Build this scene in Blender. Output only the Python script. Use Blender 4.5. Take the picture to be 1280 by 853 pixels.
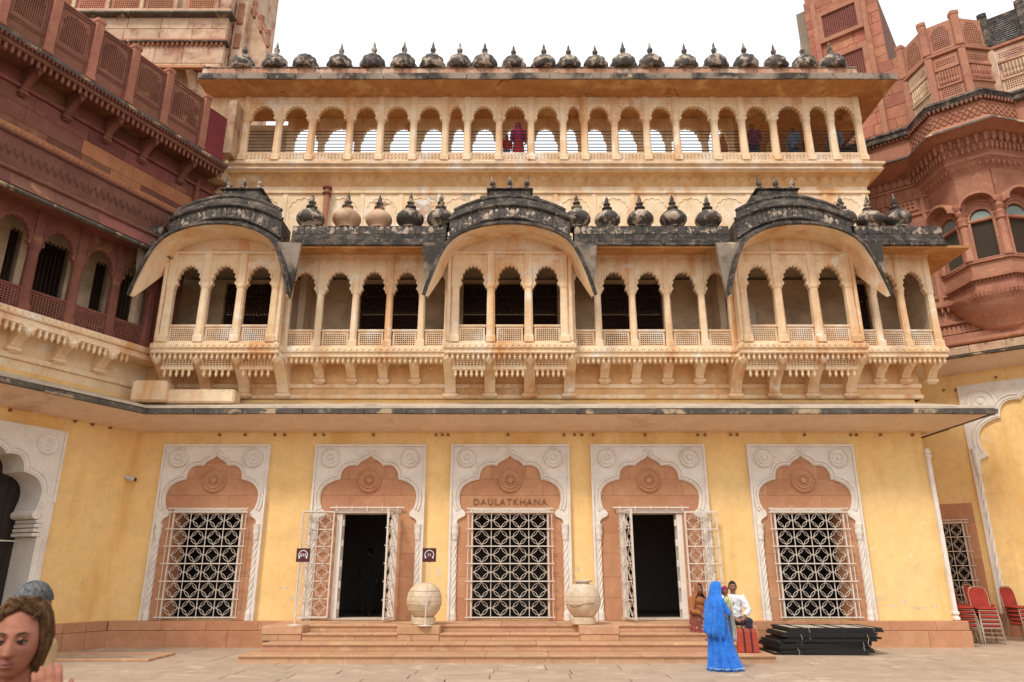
import bpy, bmesh, math, random
from mathutils import Vector, Matrix
R = math.radians
rnd = random.Random(7)
for o in list(bpy.data.objects): bpy.data.objects.remove(o)
S = bpy.context.scene
COL = S.collection

# ------------------------------------------------------------------ camera
FPX, PITCH, CZ = 900.0, R(17.8), 1.75
cam = bpy.data.cameras.new('camera'); camo = bpy.data.objects.new('camera', cam); COL.objects.link(camo)
cam.sensor_width = 36; cam.lens = 36 * FPX / 1280; cam.clip_start = .05; cam.clip_end = 3000
camo.location = (0, 0, CZ); camo.rotation_euler = (R(90) + PITCH, 0, 0)
cam.dof.use_dof = True; cam.dof.focus_distance = 19.0; cam.dof.aperture_fstop = 3.2
S.camera = camo
S.render.resolution_x, S.render.resolution_y = 1024, 682

# ------------------------------------------------------------------ sky, sun, exposure
SUN_EL, SUN_AZ = 52, 214          # azimuth clockwise from +Y: the sun stands behind the camera, a little to the left
w = bpy.data.worlds.new('World'); S.world = w; w.use_nodes = True
nt = w.node_tree; nt.nodes.clear()
wo = nt.nodes.new('ShaderNodeOutputWorld'); bg = nt.nodes.new('ShaderNodeBackground')
sk = nt.nodes.new('ShaderNodeTexSky'); sk.sky_type = 'NISHITA'; sk.sun_disc = False
sk.sun_elevation = R(SUN_EL); sk.sun_rotation = R(SUN_AZ); sk.dust_density = 4; sk.air_density = 1.2
mx = nt.nodes.new('ShaderNodeMix'); mx.data_type = 'RGBA'; mx.inputs[0].default_value = .86
mx.inputs[7].default_value = (9.6, 9.7, 9.9, 1)   # the even white of an overcast sky
nt.links.new(sk.outputs[0], mx.inputs[6]); nt.links.new(mx.outputs[2], bg.inputs[0])
bg.inputs[1].default_value = .09; nt.links.new(bg.outputs[0], wo.inputs[0])
sl = bpy.data.lights.new('sun', 'SUN'); sl.energy = 1.5; sl.angle = R(10); sl.color = (1, .95, .87)
so = bpy.data.objects.new('sun', sl); COL.objects.link(so)
so.rotation_euler = (R(90 - SUN_EL), 0, R(180 - SUN_AZ) + R(180))
sd = Vector((math.sin(R(SUN_AZ)) * math.cos(R(SUN_EL)), math.cos(R(SUN_AZ)) * math.cos(R(SUN_EL)), math.sin(R(SUN_EL))))
so.rotation_euler = (-sd).to_track_quat('-Z', 'Y').to_euler(); so.location = (-8, -20, 30)
S.view_settings.view_transform = 'Standard'; S.view_settings.look = 'None'
S.view_settings.exposure = .62; S.view_settings.gamma = 1
S.cycles.max_bounces = 6; S.cycles.diffuse_bounces = 4; S.cycles.use_denoising = True

# ------------------------------------------------------------------ measuring: a point of the photograph on a wall plane
_cp, _sp = math.cos(PITCH), math.sin(PITCH)
def ray(px, py):
    a, b = (px - 640) / FPX, (426.5 - py) / FPX
    return Vector((a, _cp - b * _sp, _sp + b * _cp))
def at(px, py, Y):
    r = ray(px, py); k = Y / r.y
    return r.x * k, CZ + r.z * k
def zat(py, Y): return at(640, py, Y)[1]
class Wing:
    """A wall plane: origin, normal towards the court; local x runs to the right along it, local y goes into it."""
    def __init__(s, ox, oy, nx, ny):
        l = math.hypot(nx, ny); s.n = Vector((nx / l, ny / l)); s.o = Vector((ox, oy)); s.r = Vector((-s.n.y, s.n.x))
        s.rz = math.atan2(s.r.y, s.r.x)
    def at(s, px, py, d=0.0):
        r = ray(px, py); o = s.o - s.n * d
        k = (o.x * s.n.x + o.y * s.n.y) / (r.x * s.n.x + r.y * s.n.y)
        p = Vector((r.x * k, r.y * k)) - s.o
        return p.dot(s.r), CZ + r.z * k

# ------------------------------------------------------------------ materials
MATS = {}
def mat(name, col, col2=None, sc=1.2, amt=.6, stain=None, st_sc=.6, st_lo=.5, st_hi=.7, st_amt=1.0, streak=False,
        spot=None, sp_sc=5., sp_lo=.6, sp_hi=.66, rough=.85, bump=.25, bsc=18., rand=.0, metal=0., spec=.3, dist=.02, sheen=0., grime=None):
    if grime is None: grime = .26 if bump >= .15 and rough > .55 and not sheen else 0.
    m = bpy.data.materials.new(name); m.use_nodes = True; MATS[name] = m
    n = m.node_tree.nodes; L = m.node_tree.links; b = n['Principled BSDF']
    b.inputs['Roughness'].default_value = rough; b.inputs['Metallic'].default_value = metal
    b.inputs['Specular IOR Level'].default_value = spec
    if sheen: b.inputs['Sheen Weight'].default_value = sheen
    g = n.new('ShaderNodeNewGeometry'); oi = n.new('ShaderNodeObjectInfo')
    off = n.new('ShaderNodeVectorMath'); off.operation = 'MULTIPLY_ADD'
    comb = n.new('ShaderNodeCombineXYZ')
    for i in range(3): L.new(oi.outputs['Random'], comb.inputs[i])
    off.inputs[1].default_value = (7 * bool(rand),) * 3
    L.new(comb.outputs[0], off.inputs[0]); L.new(g.outputs['Position'], off.inputs[2])
    def noise(scale, detail=5, vec=None, dist=0.):
        t = n.new('ShaderNodeTexNoise'); t.inputs['Scale'].default_value = scale; t.inputs['Detail'].default_value = detail
        t.inputs['Roughness'].default_value = .62; t.inputs['Distortion'].default_value = dist
        L.new(vec or off.outputs[0], t.inputs['Vector']); return t.outputs[0]
    def ramp(src, lo, hi, top=1.):
        r = n.new('ShaderNodeMapRange'); r.inputs[1].default_value = lo; r.inputs[2].default_value = hi; r.inputs[4].default_value = top
        L.new(src, r.inputs[0]); return r.outputs[0]
    def mixc(f, a, c):
        x = n.new('ShaderNodeMix'); x.data_type = 'RGBA'
        L.new(f, x.inputs[0])
        for k, v in ((6, a), (7, c)):
            if isinstance(v, tuple): x.inputs[k].default_value = (*v, 1)
            else: L.new(v, x.inputs[k])
        return x.outputs[2]
    c = mixc(ramp(noise(sc, 6), .32, .68, amt), col, col2 or tuple(v * .72 for v in col))
    if stain:
        vec = None
        if streak:
            vm = n.new('ShaderNodeVectorMath'); vm.operation = 'MULTIPLY'; vm.inputs[1].default_value = (1, 1, .16)
            L.new(off.outputs[0], vm.inputs[0]); vec = vm.outputs[0]
        c = mixc(ramp(noise(st_sc, 7, vec, .3), st_lo, st_hi, st_amt), c, stain)
    if spot: c = mixc(ramp(noise(sp_sc, 8, None, .5), sp_lo, sp_hi), c, spot)
    fine = noise(34., 4)
    if grime:        # weathering: blotches and pitting of the surface itself
        gm = n.new('ShaderNodeMapRange'); gm.inputs[1].default_value = .34; gm.inputs[2].default_value = .60; gm.inputs[3].default_value = 1 - grime * 1.25; gm.inputs[4].default_value = 1.0
        g1 = n.new('ShaderNodeTexNoise'); g1.inputs['Scale'].default_value = 2.6; g1.inputs['Detail'].default_value = 12; g1.inputs['Roughness'].default_value = .78; g1.inputs['Distortion'].default_value = .4
        L.new(off.outputs[0], g1.inputs['Vector']); L.new(g1.outputs[0], gm.inputs[0])
        mm = n.new('ShaderNodeMix'); mm.data_type = 'RGBA'; mm.blend_type = 'MULTIPLY'; mm.inputs[0].default_value = 1
        L.new(c, mm.inputs[6]); tint = mixc(gm.outputs[0], (.10, .055, .02), (1, 1, 1)); L.new(tint, mm.inputs[7]); c = mm.outputs[2]
    h = n.new('ShaderNodeHueSaturation')
    vr = n.new('ShaderNodeMath'); vr.operation = 'MULTIPLY_ADD'; vr.inputs[1].default_value = .3; vr.inputs[2].default_value = .85
    L.new(fine, vr.inputs[0])
    if rand:
        rr = n.new('ShaderNodeMapRange'); rr.inputs[3].default_value = -rand; rr.inputs[4].default_value = rand
        L.new(oi.outputs['Random'], rr.inputs[0])
        ad = n.new('ShaderNodeMath'); L.new(vr.outputs[0], ad.inputs[0]); L.new(rr.outputs[0], ad.inputs[1]); L.new(ad.outputs[0], h.inputs['Value'])
        r2 = n.new('ShaderNodeMapRange'); r2.inputs[3].default_value = .5 - rand * .06; r2.inputs[4].default_value = .5 + rand * .06
        ml = n.new('ShaderNodeMath'); ml.operation = 'MULTIPLY'; ml.inputs[1].default_value = 7.31; L.new(oi.outputs['Random'], ml.inputs[0])
        fr = n.new('ShaderNodeMath'); fr.operation = 'FRACT'; L.new(ml.outputs[0], fr.inputs[0]); L.new(fr.outputs[0], r2.inputs[0]); L.new(r2.outputs[0], h.inputs['Hue'])
    else: L.new(vr.outputs[0], h.inputs['Value'])
    L.new(c, h.inputs['Color']); L.new(h.outputs[0], b.inputs['Base Color'])
    if bump:
        bp = n.new('ShaderNodeBump'); bp.inputs['Strength'].default_value = bump; bp.inputs['Distance'].default_value = dist
        L.new(noise(bsc, 6), bp.inputs['Height']); L.new(bp.outputs[0], b.inputs['Normal'])
    return m
YEL = mat('yellow_limewash', (.92, .64, .29), (.90, .57, .215), .5, .8, stain=(.76, .40, .10), st_sc=1.5, st_lo=.50, st_hi=.74, st_amt=.7, streak=True, spot=(.90, .72, .44), sp_sc=2.0, sp_lo=.62, sp_hi=.70, bump=.22, bsc=9, grime=0.13)
BUF = mat('buff_plaster', (.93, .74, .51), (.86, .60, .34), .9, .8, stain=(.66, .29, .08), st_sc=1.1, st_lo=.50, st_hi=.70, st_amt=.9, streak=True, spot=(.92, .84, .70), sp_sc=1.7, sp_lo=.56, sp_hi=.70, bump=.35, bsc=14, grime=.17)
OCB = mat('tan_plaster', (.84, .56, .30), (.78, .46, .20), 1.0, .8, stain=(.62, .30, .10), st_sc=.9, st_lo=.50, st_hi=.74, st_amt=.8, streak=True, spot=(.90, .74, .52), sp_sc=1.8, sp_lo=.60, sp_hi=.72, bump=.3)
ORA = mat('stained_bounce_plaster', (.66, .35, .14), (.52, .24, .085), 1.1, .8, stain=(.80, .50, .22), st_sc=1.3, st_lo=.54, st_hi=.68, streak=False, spot=(.36, .14, .05), sp_sc=1.6, sp_lo=.62, sp_hi=.68, bump=.3)  # undersides: orange stain, with warm bounced light put into the base colour
EAV = mat('eave_plaster', (.88, .70, .53), (.82, .62, .45), .8, .8, stain=(.50, .30, .18), st_sc=.5, st_lo=.6, st_hi=.72, st_amt=.8, spot=(.86, .72, .55), sp_sc=.8, sp_lo=.6, sp_hi=.75, bump=.15, grime=0.13)
WHI = mat('white_lime', (.84, .78, .70), (.77, .68, .57), 1.0, .8, stain=(.62, .44, .30), st_sc=.9, st_lo=.6, st_hi=.75, st_amt=.6, streak=True, spot=(.70, .52, .36), sp_sc=2.5, sp_lo=.66, sp_hi=.72, bump=.25, grime=0.15)
PNK = mat('pink_sandstone', (.58, .30, .165), (.50, .235, .12), .9, .9, stain=(.47, .19, .09), st_sc=.7, st_lo=.5, st_hi=.75, st_amt=.6, spot=(.66, .40, .24), sp_sc=3, sp_lo=.62, sp_hi=.74, bump=.2, rand=.045, grime=0.18)
STP = mat('step_sandstone', (.58, .345, .20), (.50, .275, .15), 1.2, .9, stain=(.44, .22, .12), st_sc=.9, st_lo=.52, st_hi=.78, st_amt=.6, spot=(.66, .46, .31), sp_sc=2.4, sp_lo=.55, sp_hi=.75, bump=.25, rand=.09, grime=0.18)
RED = mat('red_sandstone', (.275, .108, .073), (.20, .077, .054), .9, .9, stain=(.17, .062, .045), st_sc=.6, st_lo=.48, st_hi=.7, st_amt=.7, spot=(.42, .20, .11), sp_sc=1.7, sp_lo=.60, sp_hi=.72, bump=.3, rand=.22)
CAR = mat('carved_sandstone', (.50, .24, .152), (.39, .165, .102), 1.3, .9, stain=(.30, .105, .06), st_sc=1.4, st_lo=.52, st_hi=.7, st_amt=.7, spot=(.60, .30, .18), sp_sc=3, sp_lo=.6, sp_hi=.72, bump=.5, bsc=22, rand=.06)
RBL = mat('red_block', (.48, .20, .125), (.39, .15, .09), 1.1, .9, stain=(.33, .11, .075), st_sc=1.0, st_lo=.5, st_hi=.72, st_amt=.7, spot=(.56, .30, .18), sp_sc=2.2, sp_lo=.6, sp_hi=.72, bump=.3, rand=.16)
CRM = mat('cream_block', (.68, .50, .34), (.55, .34, .21), .9, .9, stain=(.40, .19, .12), st_sc=1.1, st_lo=.5, st_hi=.64, spot=(.10, .075, .055), sp_sc=1.8, sp_lo=.64, sp_hi=.72, bump=.4, rand=.10)
BLK = mat('mould_black', (.062, .053, .045), (.033, .029, .025), 2.5, .9, stain=(.25, .195, .15), st_sc=3.2, st_lo=.47, st_hi=.74, st_amt=.95, spot=(.40, .31, .235), sp_sc=13, sp_lo=.58, sp_hi=.68, bump=.6, bsc=20, rough=.8)
BLD = mat('mould_finial', (.055, .047, .040), (.12, .095, .075), 3., .8, stain=(.50, .39, .29), st_sc=3.4, st_lo=.50, st_hi=.58, spot=(.03, .026, .022), sp_sc=9, sp_lo=.56, sp_hi=.62, bump=.5, bsc=24, rough=.6, rand=.12)
GRY = mat('weathered_ledge', (.42, .33, .25), (.24, .19, .15), 1.3, .9, stain=(.065, .055, .045), st_sc=.9, st_lo=.47, st_hi=.58, spot=(.62, .48, .32), sp_sc=2, sp_lo=.64, sp_hi=.70, bump=.4)
DKE = mat('dark_slate_edge', (.15, .13, .105), (.075, .066, .056), 2.2, .9, stain=(.52, .39, .25), st_sc=1.6, st_lo=.56, st_hi=.62, spot=(.26, .22, .18), sp_sc=6, sp_lo=.55, sp_hi=.68, bump=.5)
TERR = mat('terrace_lime', (.66, .55, .42), (.52, .43, .33), 1.2, .8, stain=(.30, .24, .19), st_sc=.9, st_lo=.56, st_hi=.72, bump=.3)
INR = mat('inner_plaster', (.76, .60, .42), (.66, .50, .33), .9, .8, stain=(.34, .25, .16), st_sc=.7, st_lo=.5, st_hi=.75, bump=.15)
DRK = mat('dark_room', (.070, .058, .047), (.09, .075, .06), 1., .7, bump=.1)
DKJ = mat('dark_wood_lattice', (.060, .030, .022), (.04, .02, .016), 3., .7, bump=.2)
GRI = mat('cream_painted_iron', (.72, .64, .55), (.62, .52, .42), 6., .7, spot=(.40, .22, .12), sp_sc=9, sp_lo=.66, sp_hi=.72, rough=.5, bump=.1, rand=.03)
IRN = mat('black_iron', (.025, .023, .022), rough=.5, bump=.1)
GND = mat('court_paving', (.49, .375, .275), (.43, .315, .225), .5, .9, stain=(.40, .275, .19), st_sc=.8, st_lo=.55, st_hi=.75, st_amt=.7, spot=(.64, .50, .37), sp_sc=1.5, sp_lo=.56, sp_hi=.7, bump=.2, bsc=12, rand=.05, grime=0.16)
JNT = mat('joint_mortar', (.30, .20, .13), (.22, .145, .095), 2., .8, bump=.3)

# ------------------------------------------------------------------ mesh collecting
class MB:
    def __init__(s): s.v = []; s.f = []
    def add(s, vs, fs):
        k = len(s.v); s.v += [tuple(p) for p in vs]; s.f += [tuple(i + k for i in f) for f in fs]; return s
    def box(s, x0, x1, y0, y1, z0, z1, bev=0):
        if bev:
            b = min(bev, (x1 - x0) * .4, (y1 - y0) * .4, (z1 - z0) * .4)
            oc = lambda e: [(x0 + e + b, y0 + e), (x1 - e - b, y0 + e), (x1 - e, y0 + e + b), (x1 - e, y1 - e - b), (x1 - e - b, y1 - e), (x0 + e + b, y1 - e), (x0 + e, y1 - e - b), (x0 + e, y0 + e + b)]
            return s.loft([[(x, y, z0) for x, y in oc(b)], [(x, y, z0 + b) for x, y in oc(0)], [(x, y, z1 - b) for x, y in oc(0)], [(x, y, z1) for x, y in oc(b)]])
        return s.add([(x0, y0, z0), (x1, y0, z0), (x1, y1, z0), (x0, y1, z0), (x0, y0, z1), (x1, y0, z1), (x1, y1, z1), (x0, y1, z1)],
                     [(0, 3, 2, 1), (4, 5, 6, 7), (0, 1, 5, 4), (1, 2, 6, 5), (2, 3, 7, 6), (3, 0, 4, 7)])
    def prism(s, poly, y0, y1):
        """A closed outline in x, z (counter-clockwise seen from the front) given depth."""
        n = len(poly)
        s.add([(x, y0, z) for x, z in poly] + [(x, y1, z) for x, z in poly],
              [tuple(range(n)), tuple(range(2 * n - 1, n - 1, -1))] + [(i, i + n, (i + 1) % n + n, (i + 1) % n) for i in range(n)]); return s
    def flat(s, poly, z0, z1):
        """A closed outline in x, y (counter-clockwise from above) given height."""
        n = len(poly)
        s.add([(x, y, z0) for x, y in poly] + [(x, y, z1) for x, y in poly],
              [tuple(range(n - 1, -1, -1)), tuple(range(n, 2 * n))] + [(i, (i + 1) % n, (i + 1) % n + n, i + n) for i in range(n)]); return s
    def loft(s, rings, cap=True, closed=True):
        n = len(rings[0]); k = len(s.v); vs = [p for r in rings for p in r]; fs = []
        for j in range(len(rings) - 1):
            for i in range(n if closed else n - 1):
                fs.append((j * n + i, j * n + (i + 1) % n, (j + 1) * n + (i + 1) % n, (j + 1) * n + i))
        if cap and closed: fs += [tuple(range(n - 1, -1, -1)), tuple((len(rings) - 1) * n + i for i in range(n))]
        return s.add(vs, fs)
    def lathe(s, prof, c=(0, 0, 0), n=16, arc=None, axis='z'):
        rings = []
        for r, z in prof:
            ring = []
            for i in range(n):
                a = 2 * math.pi * i / n
                p = (r * math.cos(a), r * math.sin(a), z) if axis == 'z' else (r * math.cos(a), -z, r * math.sin(a))
                ring.append((c[0] + p[0], c[1] + p[1], c[2] + p[2]))
            rings.append(ring)
        return s.loft(rings)
    def tube(s, path, r, n=6, cap=True, closed=False):
        P = [Vector(p) for p in path]; rings = []; m = len(P)
        up = Vector((0, 0, 1))
        for i, p in enumerate(P):
            a = P[i - 1] if (i or closed) else P[0]; b = P[(i + 1) % m] if (i < m - 1 or closed) else P[-1]
            t = (b - a).normalized() if (b - a).length > 1e-9 else Vector((0, 0, 1))
            h = Vector((0, 1, 0)) if abs(t.y) < .8 else Vector((1, 0, 0))
            x = t.cross(h).normalized(); y = t.cross(x)
            rr = r[i] if isinstance(r, (list, tuple)) else r
            rings.append([p + (x * math.cos(2 * math.pi * k / n) + y * math.sin(2 * math.pi * k / n)) * rr for k in range(n)])
        if closed: rings.append(rings[0]); cap = False
        return s.loft(rings, cap)
    def sheet(s, rows):
        n = len(rows[0])
        return s.add([p for r in rows for p in r], [(j * n + i, j * n + i + 1, (j + 1) * n + i + 1, (j + 1) * n + i) for j in range(len(rows) - 1) for i in range(n - 1)])
    def holey(s, xs, zs, hole, y0, y1):
        """A plate on the grid xs, zs with the cells hole(i, j) left open, as one connected piece."""
        nx, nz = len(xs), len(zs); N = nx * nz
        vs = [(x, y0, z) for z in zs for x in xs] + [(x, y1, z) for z in zs for x in xs]; fs = []
        sol = lambda i, j: 0 <= i < nx - 1 and 0 <= j < nz - 1 and not hole(i, j)
        for j in range(nz - 1):
            for i in range(nx - 1):
                if not sol(i, j): continue
                a, b, c, d = j * nx + i, j * nx + i + 1, (j + 1) * nx + i + 1, (j + 1) * nx + i
                fs += [(a, b, c, d), (a + N, d + N, c + N, b + N)]
                if not sol(i - 1, j): fs.append((a, d, d + N, a + N))
                if not sol(i + 1, j): fs.append((b, b + N, c + N, c))
                if not sol(i, j - 1): fs.append((a, a + N, b + N, b))
                if not sol(i, j + 1): fs.append((d, c, c + N, d + N))
        return s.add(vs, fs)
    def mesh(s, name, smooth=None):
        me = bpy.data.meshes.new(name); me.from_pydata(s.v, [], s.f); me.validate(); me.update()
        bm = bmesh.new(); bm.from_mesh(me)
        bmesh.ops.delete(bm, geom=[v for v in bm.verts if not v.link_faces], context='VERTS')
        bmesh.ops.recalc_face_normals(bm, faces=bm.faces); bm.to_mesh(me); bm.free()
        if smooth is not None:
            me.shade_smooth(); me.set_sharp_from_angle(angle=R(smooth))
        return me
def put(name, data, m=None, parent=None, loc=(0, 0, 0), rot=(0, 0, 0), sc=None, smooth=None, kind=None, label=None):
    """Link ONE mesh object (data: MB or a mesh shared between alike pieces)."""
    if isinstance(data, MB): data = data.mesh(name, smooth)
    if m is not None and not data.materials: data.materials.append(m)
    o = bpy.data.objects.new(name, data); COL.objects.link(o)
    o.location = loc; o.rotation_euler = rot if isinstance(rot, (tuple, list)) else (0, 0, rot)
    if sc: o.scale = sc
    o.parent = parent
    if kind: o['kind'] = kind
    if label: o['label'] = label
    return o
def thing(name, label, cat, loc=(0, 0, 0), rz=0, group=None):
    o = bpy.data.objects.new(name, None); COL.objects.link(o); o.empty_display_size = .2
    o.location = loc; o.rotation_euler = (0, 0, rz); tag(o, label, cat, group); return o
def tag(o, label, cat, group=None, kind=None):
    o['label'] = label; o['category'] = cat
    if group: o['group'] = group
    if kind: o['kind'] = kind
    return o
def arc_pts(p, q, bulge, n=8):
    """Points from p to q along an arc that bulges to the left of p -> q."""
    p, q = Vector(p), Vector(q); d = q - p; nrm = Vector((-d.y, d.x)).normalized(); L = d.length
    return [tuple(p + d * t + nrm * (bulge * L * 4 * t * (1 - t)) ** 1.0) for t in [i / n for i in range(n + 1)]]
def foil(hw, zs, za, lobes=9, amp=.03, per=5, point=0.):
    """Cusped arch, left spring to right spring, local x centred."""
    out = []; N = lobes * per
    for i in range(N + 1):
        a = math.pi * (1 - i / N); e = amp * abs(math.sin(lobes * (math.pi - a))) ** .8
        c, s_ = math.cos(a), math.sin(a)
        out.append(((hw + e) * c, zs + (za - zs + e) * s_ + point * max(0, s_) ** 12))
    return out
def arch_panel(W, zt, zs, za, gap, y0, y1, lobes=9, amp=.035, foot=.16, sp=None):
    """The slab between two pillars, W wide, its cusped opening gap wide; small shoulders at the springing."""
    h = gap / 2; hw = h * .80
    a = foil(hw, zs, za, lobes, amp)
    sh = [(h, zs - foot), (h - .012, zs - foot * .5), (hw + .03, zs - foot * .42), (hw, zs - foot * .1)]
    poly = [(-W / 2, zt), (-W / 2, zs - foot)] + [(-x, z) for x, z in sh] + a + sh[::-1] + [(W / 2, zs - foot), (W / 2, zt)]
    q = []
    for p in poly:
        if not q or (abs(q[-1][0] - p[0]) + abs(q[-1][1] - p[1])) > 1e-5: q.append(p)
    return MB().prism(q, y0, y1)
def pillar_mesh(wd, dp, z0, z1, cap=None):
    """Square pillar with chamfers, a stepped base and a necking at the arch springing."""
    def oc(w_, d_, z, c=.22):
        x, y = w_ / 2, d_ / 2; e = min(x, y) * c * 2
        return [(x, -y + e, z), (x, y - e, z), (x - e, y, z), (-x + e, y, z), (-x, y - e, z), (-x, -y + e, z), (-x + e, -y, z), (x - e, -y, z)]
    H = z1 - z0; cz = cap if cap else z0 + H * .62
    rg = [oc(wd * 1.12, dp * 1.12, z0, .05), oc(wd * 1.12, dp * 1.12, z0 + .16, .05), oc(wd, dp, z0 + .20), oc(wd * .96, dp * .96, z0 + .5),
          oc(wd * .88, dp * .88, cz - .10), oc(wd * 1.02, dp * 1.02, cz - .05), oc(wd * 1.02, dp * 1.02, cz), oc(wd * .9, dp * .9, cz + .03, .08), oc(wd * .9, dp * .9, z1, .08)]
    return MB().loft(rg).mesh('pillar')
def jali_mesh(W, H, nx, nz, th=.04, border=.04, mask=None, open_=.62, name='jali_panel'):
    """A pierced stone screen: rows of openings, every other row shifted, one connected piece."""
    cw, ch = (W - 2 * border) / nx, (H - 2 * border) / nz
    xs = [-W / 2]; zs = [0]
    for i in range(nx): xs += [-W / 2 + border + cw * (i + .5 - open_ / 2), -W / 2 + border + cw * (i + .5 + open_ / 2)]
    for j in range(nz): zs += [border + ch * (j + .5 - open_ / 2), border + ch * (j + .5 + open_ / 2)]
    xs.append(W / 2); zs.append(H)
    def hole(i, j):
        if i % 2 == 0 or j % 2 == 0: return False
        return mask(((xs[i] + xs[i + 1]) / 2) / (W / 2), ((zs[j] + zs[j + 1]) / 2) / H) if mask else True
    return MB().holey(xs, zs, hole, -th / 2, th / 2).mesh(name)
def petal_row(x0, x1, y, z0, h, wd, d=.03, down=False, mb=None):
    """A row of carved lotus petals / drops standing proud of a band (kept as one strip)."""
    mb = mb or MB(); n = max(1, round((x1 - x0) / wd)); wd = (x1 - x0) / n
    for i in range(n):
        c = x0 + (i + .5) * wd; r = wd * .46
        out = [(c - r, z0), (c + r, z0), (c + r, z0 + h * .55), (c + r * .55, z0 + h * .88), (c, z0 + h), (c - r * .55, z0 + h * .88), (c - r, z0 + h * .55)]
        if down: out = [(x, 2 * z0 - z) for x, z in out][::-1]
        mb.prism(out, y - d, y + .01)
    return mb
def drop_mesh(L, r):
    return MB().lathe([(r * .8, 0), (r, -L * .12), (r * .7, -L * .3), (r * 1.05, -L * .5), (r * .8, -L * .75), (r * .25, -L)], n=6)
def drops(x0, x1, y, z, L, r, step, d=.0):
    mb = MB(); n = max(1, round((x1 - x0) / step))
    for i in range(n):
        c = x0 + (i + .5) * (x1 - x0) / n
        mb.lathe([(r * .9, 0.02), (r, -L * .15), (r * .62, -L * .32), (r, -L * .55), (r * .75, -L * .78), (r * .15, -L)], (c, y, z), n=6)
    return mb

# ================================================================== ground
def wput(name, data, m, parent, **k):
    """put() with world coordinates under an unrotated thing."""
    o = put(name, data, m, parent, **k)
    o.matrix_parent_inverse = Matrix.Translation(-parent.location); return o
YW = 19.0                      # the court front of the palace
XL, XR = -9.96, 10.87
LW = Wing(XL, YW, math.cos(R(26)), -math.sin(R(26)))      # left wing
RW = Wing(14.2, 22.0, -.616, -.788)                         # right wing
grd = put('ground', MB().sheet([[(x, y, 0) for x in (-400, -60, -20, 20, 60, 400)] for y in (-400, -40, 0, 12, 30, 400)]), JNT, kind='structure')
y = 9.2
while y < 24:
    dy = rnd.choice((.62, .74, .86)); x = -14.5 + rnd.uniform(-.6, 0)
    while x < 17:
        dx = rnd.choice((.9, 1.15, 1.4, 1.7)); cx, cy = x + dx / 2, y + dy / 2
        dl = Vector((cx - LW.o.x, cy - LW.o.y)).dot(LW.n); dr = Vector((cx - RW.o.x, cy - RW.o.y)).dot(RW.n)
        seen = abs(cx) < .74 * cy + 1 and dl > -.2 and dr > -.2 and (cy < 19 or cx > 10.9) and cy > 12.3
        if seen:
            j = lambda: rnd.uniform(-.012, .012); h = .02 + rnd.uniform(0, .006)
            g_ = .007
            b = MB().flat([(-dx / 2 + g_ + j(), -dy / 2 + g_ + j()), (dx / 2 - g_ + j(), -dy / 2 + g_ + j()), (dx / 2 - g_ + j(), dy / 2 - g_ + j()), (-dx / 2 + g_ + j(), dy / 2 - g_ + j())], 0, h)
            put('paving_slab', b, GND, grd, loc=(cx, cy, .0))
        x += dx
    y += dy

# ================================================================== palace: ground floor
pal = thing('palace_building', 'ochre palace front with arched galleries, curved black balcony roofs and rows of small domes', 'building', (0, 19, 0))
ZP = .62; ZE = 5.30
FR = [(-7.75, 2.80), (-3.71, 2.92), (-.05, 3.10), (3.56, 3.00), (7.57, 2.80)]
OPW = [1.72, 1.56, 1.90, 1.60, 1.72]; ZD = 3.22
xs = [XL - .3]; holes = []
for (c, wd), ow in zip(FR, OPW): xs += [c - ow / 2 - .06, c + ow / 2 + .06]
xs.append(XR)
wput('ground_wall', MB().holey(xs, [-.2, ZP, ZD, 6.2], lambda i, j: i % 2 == 1 and j == 1, YW, YW + .55), YEL, pal)
# rooms behind the openings
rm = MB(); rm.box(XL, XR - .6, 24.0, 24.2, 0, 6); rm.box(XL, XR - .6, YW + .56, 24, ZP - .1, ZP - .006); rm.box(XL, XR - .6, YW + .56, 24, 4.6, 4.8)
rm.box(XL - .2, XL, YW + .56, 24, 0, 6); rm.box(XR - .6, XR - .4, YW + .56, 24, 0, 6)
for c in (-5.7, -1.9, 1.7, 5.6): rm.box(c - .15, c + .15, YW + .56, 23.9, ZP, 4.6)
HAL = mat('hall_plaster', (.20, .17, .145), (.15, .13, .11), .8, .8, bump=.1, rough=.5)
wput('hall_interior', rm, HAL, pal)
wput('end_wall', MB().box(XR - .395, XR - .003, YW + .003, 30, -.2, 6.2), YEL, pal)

# white cusped frames with sandstone filling
def cusped(k):
    """Half-width factor k: the five-lobed arch over a ground-floor bay, left to right."""
    half = arc_pts((-1.25 * k, 3.30), (-.80 * k, 4.05), .30, 9)[:-1] + arc_pts((-.80 * k, 4.05), (-.35 * k, 4.40), .30, 7)[:-1] + \
        [(-.35 * k, 4.40), (-.29 * k, 4.475), (-.20 * k, 4.535), (-.10 * k, 4.58), (-.03 * k, 4.63)]
    return half + [(0, 4.665)] + [(-x, z) for x, z in half[::-1]]
ros = MB().lathe([(.255, 0), (.255, .02), (.235, .035), (.215, .012), (.17, .012), (.155, .03), (.11, .03), (.095, .010), (.06, .012), (.045, .035), (.0001, .04)], n=28, axis='y').mesh('rosette', 40)
for i in range(len(ros.vertices)): pass
med = MB().lathe([(.34, 0), (.34, .03), (.31, .055), (.29, .03), (.24, .03), (.22, .06), (.17, .06), (.15, .03), (.10, .03), (.08, .07), (.0001, .08)], n=32, axis='y')
for k in range(10):
    a = k * math.pi / 5; med.lathe([(.034, .02), (.034, .05), (.0001, .07)], (.13 * math.cos(a), 0, .13 * math.sin(a)), n=8, axis='y')
med = med.mesh('medallion', 40)
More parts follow.
